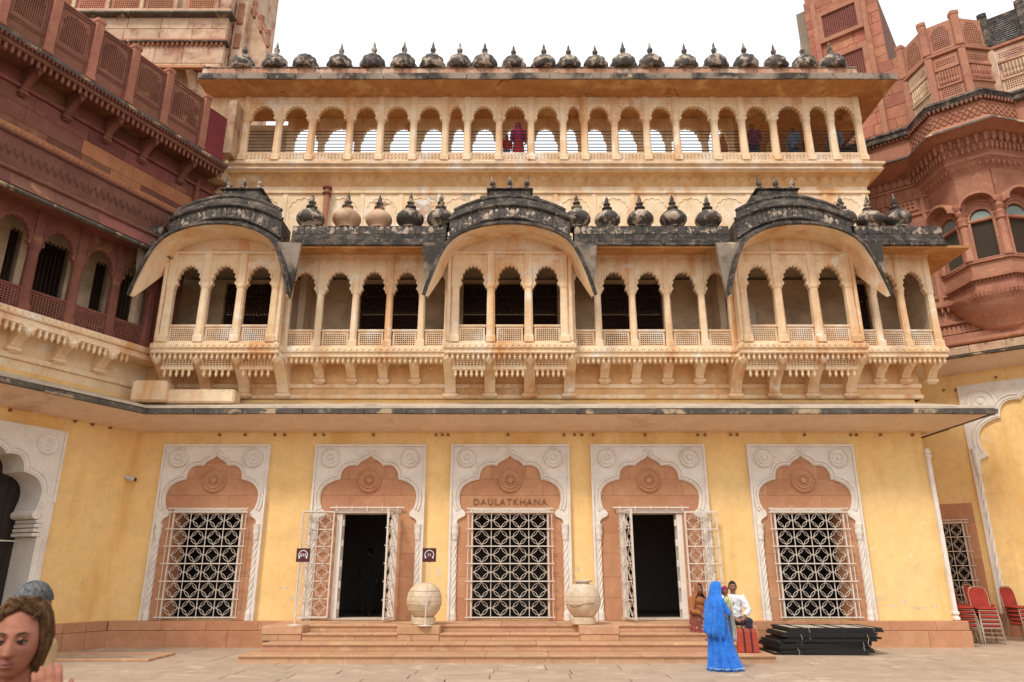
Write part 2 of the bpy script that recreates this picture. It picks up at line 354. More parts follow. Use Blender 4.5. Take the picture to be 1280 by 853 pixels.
def twist_col(h, r=.055):
    rg = []; n = 20; st = 46
    for j in range(st + 1):
        z = h * j / st; rg.append([((r + .010 * math.cos(5 * (2 * math.pi * i / n) )) * math.cos(2 * math.pi * i / n + z * 6.5), (r + .010 * math.cos(5 * (2 * math.pi * i / n))) * math.sin(2 * math.pi * i / n + z * 6.5), z) for i in range(n)])
    b = MB().loft(rg)
    b.lathe([(.085, 0), (.095, .05), (.075, .10), (.09, .14), (.07, .20), (.06, .24)], n=14)
    b.lathe([(.06, h - .02), (.085, h + .02), (.07, h + .07), (.09, h + .12), (.10, h + .2), (.085, h + .26), (.105, h + .32), (.105, h + .38)], n=14)
    return b.mesh('jamb_column', 50)
COLM = twist_col(1.92)
def bar_mesh(L, w_=.017, vertical=True):
    b = MB()
    if vertical: b.box(-w_ / 2, w_ / 2, -w_ / 2, w_ / 2, 0, L)
    else: b.box(-L / 2, L / 2, -w_ / 2, w_ / 2, -w_ / 2, w_ / 2)
    return b.mesh('bar')
def lattice_cell(a, h, r=.0066):
    """One cell of scrolled ironwork: an oval between four quarter curves and two side loops, touching one another."""
    b = MB(); n = 18
    b.tube([(a * .35 * math.cos(t), 0, h / 2 + h * .38 * math.sin(t)) for t in [2 * math.pi * i / n for i in range(n)]], r, 5, closed=True)
    for sx in (-1, 1):
        for sz in (0, 1):
            cx, cz = sx * a / 2, sz * h; s_ = -1 if sz else 1
            b.tube([(cx - sx * a * .48 * math.cos(t), .004, cz + s_ * h * .48 * math.sin(t)) for t in [math.pi / 2 * i / 7 for i in range(8)]], r, 5)
    return b.mesh('lattice_cell', 60)
def grille(name, parent, cx, y, w_, h, z0, cols=4, rows=6, overhang=.16, rz=0, loc=None, tails=True, first=None):
    cw, ch = w_ / cols, h / rows
    g = put(name, MB().holey([-w_ / 2 - .03, -w_ / 2, w_ / 2, w_ / 2 + .03], [0, .03, h, h + .035], lambda i, j: i == 1 and j == 1, -.02, .02), GRI, None, loc=(cx, y, z0), rot=rz)
    wm = g
    cm = lattice_cell(cw, ch); vb = bar_mesh(h + .16 if tails else h); hb = bar_mesh(w_ + 2 * overhang, .026, False)
    for i in range(cols):
        for j in range(rows): put('lattice_cell', cm, GRI, g, loc=((i + .5) * cw - w_ / 2, -.004, .03 + (h - .03) * j / rows))
    for i in range(cols + 1): put('bar', vb, GRI, g, loc=(i * cw - w_ / 2, -.020, -.04 if tails else 0))
    if tails:
        for s_ in (-1, 1): put('bar', vb, GRI, g, loc=(s_ * (w_ / 2 + .11), -.022, -.04))
    for j in range(rows + 1): put('bar', hb, GRI, g, loc=(0, -.052, .03 + (h - .03) * j / rows))
    if tails: put('bar', hb, GRI, g, loc=(0, -.054, h + .09))
    g.parent = parent; g.matrix_parent_inverse = Matrix.Translation(-parent.location); return g
for k, ((c, wd), ow) in enumerate(zip(FR, OPW)):
    kf = wd / 3.1; hj = wd / 2 - .165
    arch = cusped(kf)
    cap = [(hj, 2.70), (hj - .03, 2.74), (hj + .02, 2.82), (hj - .04, 2.9), (hj - .02, 2.98), (hj - .07, 3.05), (1.16 * kf, 3.12), (1.14 * kf, 3.2), (1.19 * kf, 3.26)]
    poly = [(-wd / 2, ZP), (-hj, ZP)] + [(-x, z) for x, z in cap] + arch + cap[::-1] + [(hj, ZP), (wd / 2, ZP), (wd / 2, 4.96), (-wd / 2, 4.96)]
    fr = wput('arch_frame', MB().prism(poly, YW - .085, YW + .16), WHI, pal, loc=(c, 0, 0))
    for off, r_ in ((.045, .024), (.12, .034)):
        pth = []
        for i, (x, z) in enumerate(arch):
            a0 = Vector(arch[max(0, i - 1)]); a1 = Vector(arch[min(len(arch) - 1, i + 1)]); d = (a1 - a0).normalized()
            pth.append((x - d.y * off, YW - .088, z + d.x * off))
        put('arch_moulding', MB().tube(pth, r_, 6), WHI, fr, smooth=60)
    bd = MB()
    for s_ in (-1, 1): bd.box(s_ * (wd / 2 - .025) - .025, s_ * (wd / 2 - .025) + .025, YW - .13, YW - .08, ZP, 4.95)
    bd.box(-wd / 2 + .001, wd / 2 - .001, YW - .128, YW - .082, 4.90, 4.955)
    put('border_moulding', bd, WHI, fr)
    for s_ in (-1, 1):
        put('rosette', ros, WHI, fr, loc=(s_ * (wd / 2 - .42), YW - .086, 4.60), sc=(1, 1.9, 1))
        put('jamb_column', COLM, WHI, fr, loc=(s_ * (hj + .02), YW - .065, ZP))
    cr = MB()
    for sx in (-1, 1):
        cr.tube([(sx * (.02 + .13 * math.sin(t * 3.0)) , YW - .09, 4.70 + .13 * t) for t in [i / 6 for i in range(7)]], .016, 5)
    cr.lathe([(.03, 0), (.03, .03), (.001, .04)], (0, YW - .09, 4.80), n=8, axis='y')
    put('crest_scroll', cr, WHI, fr, kind='stuff')
    # filling blocks round the opening
    ys = YW - .035; zc = ZP; row = 0
    while zc < 4.66:
        hgt = [.52, .50, .56, .50, .52][row] if row < 5 else .42
        z1 = ZD if row == 4 else (min(zc + hgt, 4.80)); z1 = ZD if abs(z1 - ZD) < .2 else z1
        segs = [(-hj - .04, -ow / 2), (ow / 2, hj + .04)] if z1 <= ZD + .01 else ([(-hj - .02, -.5), (-.5, .42), (.42, hj + .02)] if row % 2 else [(-hj - .02, -.95), (-.95, -.05), (-.05, .85), (.85, hj + .02)])
        for a, b_ in segs: put('stone_block', MB().box(a + .0015, b_ - .0015, ys, ys + (.62 if z1 <= ZD + .01 else .14), zc + .0015, z1 - .0015, .004), PNK, fr)
        zc = z1; row += 1
    put('medallion', med, PNK, fr, loc=(0, ys - .002, 4.02), sc=(.92, 1, .92))
    put('lintel', MB().box(-ow / 2 - .08, ow / 2 + .08, ys - .025, ys + .5, ZD - .03, ZD + .07, .01), GRI, fr)
    if k in (0, 2, 4):
        grille('window_grille', pal, c, ys - .10, ow, ZD - ZP - .06, ZP + .05)
    else:
        # plain timber jambs, iron leaves swung open
        for s_ in (-1, 1):
            jb = put('door_jamb', MB().box(s_ * (ow / 2 - .07) - .07, s_ * (ow / 2 - .07) + .07, ys + .02, ys + .34, ZP, ZD - .04), WHI, fr)
            for q in range(5): put('hinge_block', MB().box(s_ * (ow / 2 - .16) - .025, s_ * (ow / 2 - .16) + .025, ys + .06, ys + .16, ZP + .25 + q * .5, ZP + .42 + q * .5, .008), WHI, jb)
        for q in range(5): put('door_bar', bar_mesh(.13, .024), GRI, fr, loc=(-ow / 2 + q * ow / 4, ys - .075, ZD + .02))
        put('door_bar', bar_mesh(ow + .35, .034, False), GRI, fr, loc=(0, ys - .075, ZD + .11))
        put('door_sill', MB().box(-ow / 2 - .05, ow / 2 + .05, ys - .02, ys + .5, ZP, ZP + .05, .01), TERR, fr)
        lw_ = ow / 2
        angs = ((-R(172), -R(98)) if k == 1 else (-R(78), -R(5)))
        for s_, th in ((-1, angs[0]), (1, angs[1])):
            hx, hy = c + s_ * (ow / 2 + .02), ys - .12
            if s_ == -1: dx, dy = math.cos(th), math.sin(th)
            else: dx, dy = math.cos(th), math.sin(th)
            rz = math.atan2(dy, dx)
            grille('gate_leaf', pal, hx + dx * (lw_ / 2 + .02), hy + dy * (lw_ / 2 + .02), lw_ - .04, ZD - ZP - .08, ZP + .06, cols=2, rows=6, overhang=0, rz=rz, tails=False)

# carved name over the middle bay
tc = bpy.data.curves.new('name', 'FONT'); tc.body = 'DAULATKHANA'; tc.size = .225; tc.align_x = 'CENTER'; tc.extrude = .012; tc.space_character = 1.22
to = bpy.data.objects.new('tmp', tc); COL.objects.link(to); bpy.context.view_layer.update()
tm = bpy.data.meshes.new_from_object(to.evaluated_get(bpy.context.evaluated_depsgraph_get())); bpy.data.objects.remove(to)
NAM = mat('dark_lettering', (.26, .12, .06), bump=0)
put('carved_name', tm, NAM, [o for o in pal.children if o.name.startswith('arch_frame')][2], loc=(0, YW - .045, 3.40), rot=(R(90), 0, 0), kind='stuff')

# plinth: two courses of slabs
pl = wput('plinth', MB().box(XL - .2, XR - .05, YW - .20, YW + .3, -.05, ZP - .012), JNT, pal)
for (z0, z1, y0, step, dx) in ((-.03, .40, YW - .25, 1.55, 0), (.405, ZP, YW - .225, 1.25, .5)):
    x = XL + .14
    while x < XR + .02:
        x2 = min(x + step * rnd.uniform(.85, 1.15), XR + .05); 
        if XR + .05 - x2 < .4: x2 = XR + .05
        put('plinth_slab', MB().box(x + .003, x2 - .003, y0, YW + .2, z0, z1 - .003, .008), PNK, pl); x = x2
# right end of the plinth
for (z0, z1, d) in ((-.03, .40, .25), (.405, ZP, .225)): put('plinth_slab', MB().box(XR - .02, XR + d + .02, YW - d + .004, YW + 2.2, z0, z1 - .004, .008), PNK, pl)

# flight of steps with blocks
stp = thing('stone_steps', 'broad pink sandstone steps in front of the two open doorways', 'steps', (0, 16.9, 0))
def spx(px, Y): return at(px, 795, Y)[0]
flights = [(at(297, 822, 15.6)[0], at(971, 822, 15.6)[0], 15.62, .0, .17), (at(328, 806, 16.4)[0], at(946, 806, 16.4)[0], 16.35, .17, .325)]
B = [(328, 377), (497, 549), (725, 773), (899, 946)]
bx = [(at(a, 790, 16.95)[0], at(b, 790, 16.95)[0]) for a, b in B]
def step_run(x0, x1, y0, y1, z0, z1, name='step'):
    core = wput(name, MB().box(x0 + .02, x1 - .02, y0 + .03, y1, z0 - .02, z1 - .055), JNT, stp)
    x = x0
    while x < x1 - .01:
        x2 = min(x1, x + rnd.uniform(.95, 1.5)); x2 = x1 if x1 - x2 < .4 else x2
        put('riser_slab', MB().box(x + .002, x2 - .002, y0 + .012, y0 + .3, z0, z1 - .046, .004), STP, core); x = x2
    x = x0
    while x < x1 - .01:
        x2 = min(x1, x + rnd.uniform(1.1, 1.9)); x2 = x1 if x1 - x2 < .4 else x2
        put('tread_slab', MB().box(x + .002, x2 - .002, y0 - .02, y1, z1 - .045, z1, .010), STP, core); x = x2
step_run(flights[0][0], flights[0][1], 15.62, 16.6, 0, .17)
step_run(flights[1][0], flights[1][1], 16.35, 17.2, .172, .325)
for i in range(3):
    x0, x1 = bx[i][1], bx[i + 1][0]
    step_run(x0, x1, 16.95, 17.65, .327, .475)
    step_run(x0, x1, 17.45, 18.74, .477, .622)
for a, b_ in bx:
    core = wput('flank_block', MB().box(a + .02, b_ - .02, 16.97, 18.74, .3, .45), JNT, stp)
    m_ = (a + b_) / 2 + rnd.uniform(-.15, .15)
    put('block_slab', MB().box(a, m_ - .002, 16.93, 18.74, .327, .452, .006), STP, core); put('block_slab', MB().box(m_ + .002, b_, 16.93, 18.74, .327, .452, .006), STP, core)
    put('block_slab', MB().box(a - .012, b_ + .012, 16.915, 18.74, .455, .628, .010), STP, core)

# ------------------------------------------------------------------ the cove eave round both wings' corner
EP = [(-.02, ZE - .02), (.0, ZE), (.28, ZE + .015), (.62, ZE + .08), (.95, ZE + .17), (1.22, ZE + .27)]
def offs(base, mit, d): return base[0] + mit[0] * d, base[1] + mit[1] * d
mL = (.625, -1.0); mR = (1, -1)
secs = [((XL, YW), mL), ((XR, YW), mR), ((XR, 29), (1, 0))]
def sweep(prof, secs, div=1):
    rings = []
    for (b0, m0) in secs: rings.append([(*offs(b0, m0, d), z) for d, z in prof])
    return rings
prof = EP + [(1.22, ZE + .30), (.6, ZE + .52), (-.02, ZE + .72)]
wput('eave_lip', MB().loft(sweep([(1.10, ZE + .371), (1.27, ZE + .371), (1.27, ZE + .43), (.9, ZE + .52), (.2, ZE + .74)], secs)), TERR, pal)
wput('cove_eave', MB().loft(sweep(prof, secs)), EAV, pal, smooth=40)
# slate edging in lengths
def edging(parent, fn, p, q, n, m_=DKE, d0=1.18, d1=1.30, z0=ZE + .235, z1=ZE + .37, wc=True, start=0., ends=(0, 0)):
    cuts = [0.]
    for i in range(n): cuts.append(cuts[-1] + rnd.uniform(.6, 1.4))
    cuts = [c / cuts[-1] for c in cuts]
    for a, b_ in zip(cuts, cuts[1:]):
        dz = rnd.uniform(-.008, .008); dd = rnd.uniform(-.015, .01)
        P = lambda t, d: fn(t, d)
        ring = lambda t: [(*P(t, d0), z0 + dz), (*P(t, d1 + dd), z0 + dz), (*P(t, d1 + dd + .01), z1 + dz - .02), (*P(t, d0 + .04), z1 + dz)]
        e = .0006
        o = put('edge_slab', MB().loft([ring(a + e), ring(b_ - e)]), m_, parent)
        if wc: o.matrix_parent_inverse = Matrix.Translation(-parent.location)
def lin(b0, m0, b1, m1):
    return lambda t, d: tuple(offs(b0, m0, d)[i] * (1 - t) + offs(b1, m1, d)[i] * t for i in (0, 1))
edging(pal, lin((XL, YW), mL, (XR, YW), mR), 0, 1, 17)
edging(pal, lin((XR, YW), mR, (XR, 29), (1, 0)), 0, 1, 6)
# small timber pegs under the eave
pg = MB().lathe([(.035, 0), (.04, .05), (.02, .07)], n=8, axis='y').mesh('peg')
PEG = mat('rusty_peg', (.34, .16, .07), bump=.2)
for px in (275, 307, 344, 356, 394, 405, 467, 545, 553, 560, 635, 705, 718, 727, 741, 806, 872, 881, 913, 921, 1005, 1063, 1070, 1100, 1140):
    X, Z = at(px, 544, YW); wput('peg', pg, PEG, pal, loc=(X, YW - .002, Z))

PAT = mat('bare_plaster', (.84, .66, .42), (.80, .58, .32), 3., .9, bump=.3)
# flaked plaster patches low on the yellow wall
def flake(px, py, w_, h, par=pal):
    X, Z = at(px, py, YW); n = 13
    pts = [(w_ * (.62 + .38 * rnd.random()) * math.cos(2 * math.pi * i / n), h * (.55 + .45 * rnd.random()) * math.sin(2 * math.pi * i / n)) for i in range(n)]
    wput('plaster_patch', MB().prism(pts, -.003, .002), PAT, par, loc=(X, YW, Z))
for a in ((1096, 749, .22, .07), (1114, 757, .24, .05), (1130, 753, .10, .10), (1150, 760, .20, .06), (1168, 757, .12, .05), (549, 716, .12, .14), (722, 712, .08, .10), (354, 735, .14, .05), (365, 748, .10, .07), (560, 742, .10, .16), (910, 712, .05, .06), (1100, 668, .06, .05)): flake(*a)

# ================================================================== palace: first-floor gallery on brackets
YA, YB = 18.35, 17.95
ZL, ZR, ZS, ZA, ZT = 7.42, 7.96, 9.14, 9.62, 10.08
XE = 11.52
BAYS = [(-7.72, 1.62, .95, 1.98), (-.06, 1.67, .99, 2.12), (7.58, 1.62, .96, 2.02)]
OPEN_L = [(-5.70, .73), (-4.74, .73), (-3.79, .69), (-2.88, .66), (-2.05, .58)]
OPEN_R = [(1.93, .58), (2.80, .72), (3.74, .72), (4.69, .71), (5.60, .64)]
OPEN_E = [(9.54, .50), (10.22, .62), (10.97, .63)]
def upw(name, mb, m_, par=None, **k):
    par = par or pal
    o = put(name, mb, m_, par, **k)
    if par is pal: o.matrix_parent_inverse = Matrix.Translation(-par.location)
    return o
upw('upper_wall', MB().box(XL - .3, XR + .2, YW, YW + .5, 6.19, ZL - .1), OCB)
upw('string_course', MB().box(XL - .3, XR + .24, YW - .05, YW + .01, 6.50, 6.62, .012), BUF)
upw('string_course', MB().box(XL - .3, XR + .23, YW - .08, YW + .006, 6.2, 6.32, .02), BUF)
upw('wall_return', MB().box(XR - .2, XR + .197, YW + .01, 29, 6.19, ZL - .1), BUF)
gf = upw('gallery_floor', MB().box(XL - .1, XE + .1, YA - .06, 24, ZL - .16, ZL), BUF)
# gallery rooms
doors = [(-8.55, -6.6), (-4.5, -2.7), (-1.45, 1.35), (2.45, 4.45), (9.95, 10.6)]
xs = [XL - .1]
for a, b_ in doors: xs += [a, b_]
xs.append(XE)
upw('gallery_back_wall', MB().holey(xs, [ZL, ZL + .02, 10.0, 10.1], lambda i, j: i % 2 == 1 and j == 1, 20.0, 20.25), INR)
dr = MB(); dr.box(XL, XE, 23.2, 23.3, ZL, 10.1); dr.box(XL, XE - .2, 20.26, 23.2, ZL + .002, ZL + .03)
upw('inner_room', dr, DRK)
upw('gallery_end_wall', MB().box(XE - .14, XE - .01, YA + .2, 23, ZL, 10.1), INR)
upw('gallery_end_wall', MB().box(XL - .25, XL - .1, YA - .3, 23, ZL, 10.1), INR)
for X in (-6.0, -1.75, 1.7, 6.0): upw('partition', MB().box(X - .09, X + .09, YA + .9, 20, ZL, 10.1), INR)
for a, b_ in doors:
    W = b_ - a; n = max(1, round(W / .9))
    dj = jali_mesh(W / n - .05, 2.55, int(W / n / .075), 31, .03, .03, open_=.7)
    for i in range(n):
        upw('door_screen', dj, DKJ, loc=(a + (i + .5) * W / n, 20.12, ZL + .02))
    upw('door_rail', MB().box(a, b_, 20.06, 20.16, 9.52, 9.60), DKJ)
# niche on the back wall of the right bay
nb = MB()
nb.prism([(-.42, 0), (.42, 0), (.42, .95)] + [(x, z) for x, z in foil(.38, .95, 1.35, 7, .03)][::-1] + [(-.42, .95)], 0, .06)
upw('wall_niche', nb, WHI, loc=(6.75, 19.96, ZL + .75)); upw('wall_niche', MB().prism([(-.24, 0), (.24, 0)] + foil(.24, .55, .85, 5, .03)[::-1], 0, .05), DRK, loc=(6.75, 19.93, ZL + .85))

RAIL = {}
def rail_panel(W):
    k = round(W, 2)
    if k not in RAIL: RAIL[k] = jali_mesh(k, ZR - ZL - .12, max(5, round(k / .062)), 6, .05, .045, open_=.66)
    return RAIL[k]
WRM = mat('weathered_white_jali', (.80, .60, .40), (.74, .49, .29), 2., .9, stain=(.84, .74, .62), st_sc=1.5, st_lo=.5, st_hi=.65, bump=.3)
P_MAIN = pillar_mesh(.19, .22, ZL + .04, ZT, ZS - .1); P_BAY = pillar_mesh(.23, .26, ZL + .04, ZT - .1, ZS - .08)
def arcade(par, ops, y, x0, x1, pm, zt, thick=.14):
    """Pillars, cusped slabs and pierced railings for one straight run of openings."""
    ed = [x0] + [(ops[i][0] + ops[i][1] / 2 + ops[i + 1][0] - ops[i + 1][1] / 2) / 2 for i in range(len(ops) - 1)] + [x1]
    for i, (c, g) in enumerate(ops):
        a, b_ = ed[i], ed[i + 1]
        cc = (a + b_) / 2
        hw = g / 2 * .86
        pan = arch_panel(g + .10, zt, ZS, ZA - .03, g, y - thick / 2, y + thick / 2, 9, .045)
        ap = put('arch_panel', pan, BUF, par, loc=(c, 0, 0))
        eb = MB().tube([(x * 1.13, y - thick / 2 - .004, ZS + (z - ZS) * 1.13) for x, z in foil(hw, ZS, ZA - .03, 9, .03, 3)], .014, 5)
        put('arch_moulding', eb, BUF, ap)
        for s_ in (-1, 1): put('spandrel_rosette', SPR, BUF, ap, loc=(s_ * (g / 2 - .10), y - thick / 2 - .002, zt - .16))
        pr = put('railing_panel', rail_panel(g - .02), WRM, par, loc=(c, y + .01, ZL + .05))
        put('rail_cap', MB().box(-g / 2 - .02, g / 2 + .02, -.05, .06, ZR - ZL - .118, ZR - ZL - .05, .012), WRM, pr)
    for i, e in enumerate(ed): put('pillar', pm, BUF, par, loc=(e, y, 0))
SPR = MB().lathe([(.075, 0), (.075, .012), (.055, .02), (.04, .006), (.02, .022), (.0001, .026)], n=12, axis='y').mesh('spandrel_rosette', 40)
def bracket_mesh(proj, top, bot, wd):
    """A scrolled stone bracket: deep at the top, with two curls and a foot, broad blocks between."""
    pr = [(0, bot), (.10, bot), (.15, bot + .05), (.12, bot + .11), (.17, bot + .16)]
    n = 7; zb = bot + .16; zt = top - .14
    for i in range(1, n + 1):
        t = i / n; pr.append((.17 + (proj - .2) * (t ** 1.7), zb + (zt - zb) * t))
    pr += [(proj, top - .10), (proj - .03, top - .05), (proj, top), (0, top)]
    b = MB()
    for x0, x1, k in ((-wd / 2, -wd / 4, .97), (-wd / 4, wd / 4, 1.), (wd / 4, wd / 2, .97)):
        out = [(d * k, z) for d, z in pr]; m_ = len(out)
        b.add([(x0, -d, z) for d, z in out] + [(x1, -d, z) for d, z in out], [tuple(range(m_)), tuple(range(2 * m_ - 1, m_ - 1, -1))] + [(i, (i + 1) % m_, (i + 1) % m_ + m_, i + m_) for i in range(m_)])
    b.box(-wd * .7, wd * .7, -.17, .0, bot + .04, bot + .13, .01); b.box(-wd * .64, wd * .64, -proj * .98, -.01, top - .085, top + .0, .01)
    b.lathe([(wd * .34, 0), (wd * .42, -.05), (wd * .3, -.1), (.005, -.17)], (0, -proj + .06, top - .1), n=8)
    return b.mesh('bracket')
BRK = bracket_mesh(.62, ZL - .24, 6.60, .23); BRB = bracket_mesh(1.02, ZL - .24, 6.20, .29)
def ledge(par, x0, x1, y, yb, z=ZL):
    put('ledge', MB().box(x0, x1, y - .06, yb, z - .14, z, .015), BUF, par)
    put('ledge_band', MB().box(x0 + .03, x1 - .03, y - .02, yb, z - .25, z - .139), BUF, par)
    zz = MB(); n = round((x1 - x0) / .16)
    for i in range(n):      # chevrons carved along the band
        a = x0 + (x1 - x0) * i / n; b_ = x0 + (x1 - x0) * (i + 1) / n; m_ = (a + b_) / 2
        zz.prism([(a, z - .125), (a + .03, z - .125), (m_, z - .05), (b_ - .03, z - .125), (b_, z - .125), (m_, z - .015)], y - .075, y - .055)
    put('carved_chevrons', zz, BUF, par, kind='stuff')
    put('pendant_row', drops(x0 + .04, x1 - .04, y + .05, z - .24, .19, .042, .135), BUF, par, kind='stuff', smooth=60)
# straight galleries
for ops, x0, x1 in ((OPEN_L, -6.12, -1.72), (OPEN_R, 1.60, 5.98), (OPEN_E, 9.20, XE - .1)):
    g = upw('gallery', MB().box(x0 - .1, x1 + .1, YA - .12, YA + .2, ZL + .002, ZL + .05), BUF)
    arcade(g, ops, YA, x0 + .02, x1 - .02, P_MAIN, ZT)
    ledge(g, x0 - .1, x1 + (.14 if ops is OPEN_E else .1), YA - .1, YW)
    n = len(ops)
    for i in range(n + 1):
        X = x0 + .05 + (x1 - x0 - .1) * i / n
        if ops is not OPEN_E and i in (0, n): continue
        put('bracket', BRK, BUF, g, loc=(X, YW, 0))
    put('cornice_beam', MB().box(x0 - .1, x1 + .1, YA - .10, YA + .1, ZT - .012, ZT + .1, .01), BUF, g)
# bays
for bi, (c, hw, pitch, ch) in enumerate(BAYS):
    g = upw('balcony_bay', MB().box(-hw, hw, YB - .10, YA + .2, ZL + .003, ZL + .055), BUF, loc=(c, 0, 0))
    arcade(g, [(-pitch, .70), (0, .72), (pitch, .70)], YB, -pitch - .46, pitch + .46, P_BAY, ZT - .10)
    for s_ in (-1, 1): put('corner_pier', MB().box(min(s_ * (pitch + .575), s_ * (hw - .0)), max(s_ * (pitch + .575), s_ * (hw - .0)), YB - .12, YB + .14, ZL + .06, ZT - .14, .02), BUF, g)
    ledge(g, -hw - .06, hw + .06, YB - .08, YW)
    for i in range(4): put('bracket', BRB, BUF, g, loc=((-1.5 + i) * (2 * hw / 3 - .045), YW, 0))
    for i in range(3):
        X = (i - 1) * (2 * hw / 3 - .045); W = 2 * hw / 3 - .28
        jm = RAIL.setdefault(('apron', round(W, 2)), jali_mesh(W, .30, 9, 4, .05, .03, open_=.55))
        ap = put('apron_panel', jm, BUF, g, loc=(X, YB + .20, ZL - .56))
        put('apron_beam', MB().box(-W / 2 - .02, W / 2 + .02, -.06, .06, -.08, .01, .01), BUF, ap)
        put('pendant_row', drops(-W / 2, W / 2, 0, -.07, .20, .045, .15), BUF, ap, kind='stuff', smooth=60)
    # side cheeks, cornice and tympanum
    for s_ in (-1, 1):
        pt = put('side_panel', arch_panel(YA - YB - .04, ZT, ZS, ZA - .08, YA - YB - .18, -.06, .06, 5, .02), BUF, g, loc=(s_ * (hw - .10), (YA + YB) / 2 + .02, 0), rot=(0, 0, R(90)))
    put('cornice_beam', MB().box(-hw, hw, YB - .14, YB + .1, ZT - .13, ZT - .05, .012), BUF, g)
    tp = MB(); N = 24; hh = ch * .80
    up_ = [(hh * (2 * i / N - 1), 10.02 + .58 * (1 - abs(2 * i / N - 1) ** 2.2)) for i in range(N + 1)]
    tp.prism([(-hh, ZT - .09), (hh, ZT - .09)] + up_[::-1], YB - .03, YB + .12)
    t_ = put('tympanum', tp, BUF, g)
    for s_ in (-1, 0, 1): put('tympanum_pilaster', MB().box(s_ * pitch * .52 - .05, s_ * pitch * .52 + .05, YB - .055, YB - .028, ZT - .04, 10.34 - abs(s_) * .06), BUF, t_) if s_ else None
    for s_ in (-.55, .55):
        put('tympanum_panel', MB().box(s_ * pitch * .55 - .26, s_ * pitch * .55 + .26, YB - .05, YB - .028, ZT + .02, ZT + .05), BUF, t_)
    # canopy curve, half of it, as offsets from the bay's axis
    k = ch / 2.12
    half = [(0, 10.44), (.35, 10.425), (.7, 10.37), (1.0, 10.28), (1.25, 10.165), (1.45, 10.03), (1.63, 9.82), (1.78, 9.52), (1.92, 9.12), (2.04, 8.74), (2.12, 8.44)]
    cv = [(-x * k, z) for x, z in half[::-1]] + [(x * k, z) for x, z in half[1:]]
    nrm = []
    for i in range(len(cv)):
        d = (Vector(cv[min(i + 1, len(cv) - 1)]) - Vector(cv[max(i - 1, 0)])).normalized(); nrm.append((-d.y, d.x))
    def shell(o0, o1, y0, y1, flare=0.):
        r0 = [(x + n[0] * o0, y0, z + n[1] * o0) for (x, z), n in zip(cv, nrm)]; r1 = [(x + n[0] * o1, y0, z + n[1] * o1) for (x, z), n in zip(cv, nrm)]
        yb = lambda z: y0 + (y1 - y0) * (.06 + .94 * min(1, max(0, (z - 8.44) / 1.15)) ** .9)
        r2 = [(x * (1 + flare) + n[0] * o1, yb(z), z + n[1] * o1) for (x, z), n in zip(cv, nrm)]; r3 = [(x * (1 + flare) + n[0] * o0, yb(z), z + n[1] * o0) for (x, z), n in zip(cv, nrm)]
        n_ = len(cv); b = MB(); b.loft([r0, r1, r2, r3, r0], cap=False, closed=False)
        b.add([r0[0], r1[0], r2[0], r3[0]], [(0, 1, 2, 3)]); b.add([r0[-1], r1[-1], r2[-1], r3[-1]], [(3, 2, 1, 0)]); return b
    rf = put('curved_roof', shell(.045, .12, 17.06, 18.1, -.02), BLK, g, smooth=40, label='black mould stained curved roof with lotus band')
    put('soffit', shell(0, .044, 17.09, 18.1, -.02), BUF, rf, smooth=40)
    put('drip_edge', shell(.01, .075, 17.0, 17.059, 0), BLK, rf, smooth=40)
    for s_ in (-1, 1):
        pts = [(s_ * x * k, z + .03) for x, z in half[5:]]
        pts = pts + [(s_ * (2.24 * k + .0), 9.3), (s_ * (2.30 * k), 10.03)]
        if s_ < 0: pts = pts[::-1]
        put('corner_fin', MB().prism(pts[::-1], 17.3, 17.42), GRY, rf)
    # lotus band, rounded vault and cap
    q = k * 1.62; N = 26
    lo = lambda x: 10.86 - .60 * abs(x / q) ** 2.0; hi = lambda x: 11.27 - .44 * abs(x / q) ** 2.0
    X_ = [q * (2 * i / N - 1) for i in range(N + 1)]
    put('lotus_band', MB().prism([(x, lo(x) - .22) for x in X_] + [(x, hi(x)) for x in X_[::-1]], 17.5, 18.3), BLK, rf)
    pb = MB()
    for i in range(22):
        x = q * (2 * (i + .5) / 22 - 1) * .97; zc = lo(x) + .10; r_ = q / 22 * .86
        pb.prism([(x - r_, zc - .06), (x + r_, zc - .06), (x + r_, zc + .09), (x + r_ * .5, zc + .16), (x, zc + .19), (x - r_ * .5, zc + .16), (x - r_, zc + .09)], 17.465, 17.51)
    put('lotus_petals', pb, BLD, rf, kind='stuff')
    for f_, off, r_, yy in ((lo, .0, .045, 17.48), (hi, -.02, .06, 17.50), (lo, -.16, .05, 17.47)):
        put('roll_moulding', MB().tube([(x * 1.01, yy, f_(x) + off) for x in X_], r_, 8), BLK, rf, smooth=60)
    rg = []
    for yy, e, zz in ((17.55, 1.0, -.10), (17.53, .985, .08), (17.58, .97, .22), (17.70, .93, .36), (17.9, .86, .48), (18.2, .76, .58), (18.7, .6, .66), (20.2, .5, .70)):
        rg.append([(x * e, yy, hi(x) + zz - .12 * (1 - e)) for x in X_])
    put('vault', MB().loft(rg, cap=False, closed=False), BLK, rf, smooth=50)
    put('roof_roll', MB().tube([(x * .93, 17.66, hi(x) + .32) for x in X_], .075, 8), BLK, rf, smooth=60)
    cb = MB(); cb.box(-.85 * k, .85 * k, 18.15, 19.4, 11.72, 11.93, .05); put('roof_cap', cb, BLK, rf)
    put('roof_cap', MB().box(-.60 * k, .60 * k, 18.25, 19.3, 11.931, 12.14, .03), BLK, rf); put('roof_cap', MB().box(-.66 * k, .66 * k, 18.2, 19.35, 12.142, 12.20, .02), BLK, rf)
    sm = MB().lathe([(.07, 0), (.10, .05), (.06, .10), (.045, .13), (.085, .18), (.07, .25), (.03, .33), (.004, .46)], n=10).mesh('roof_finial', 60)
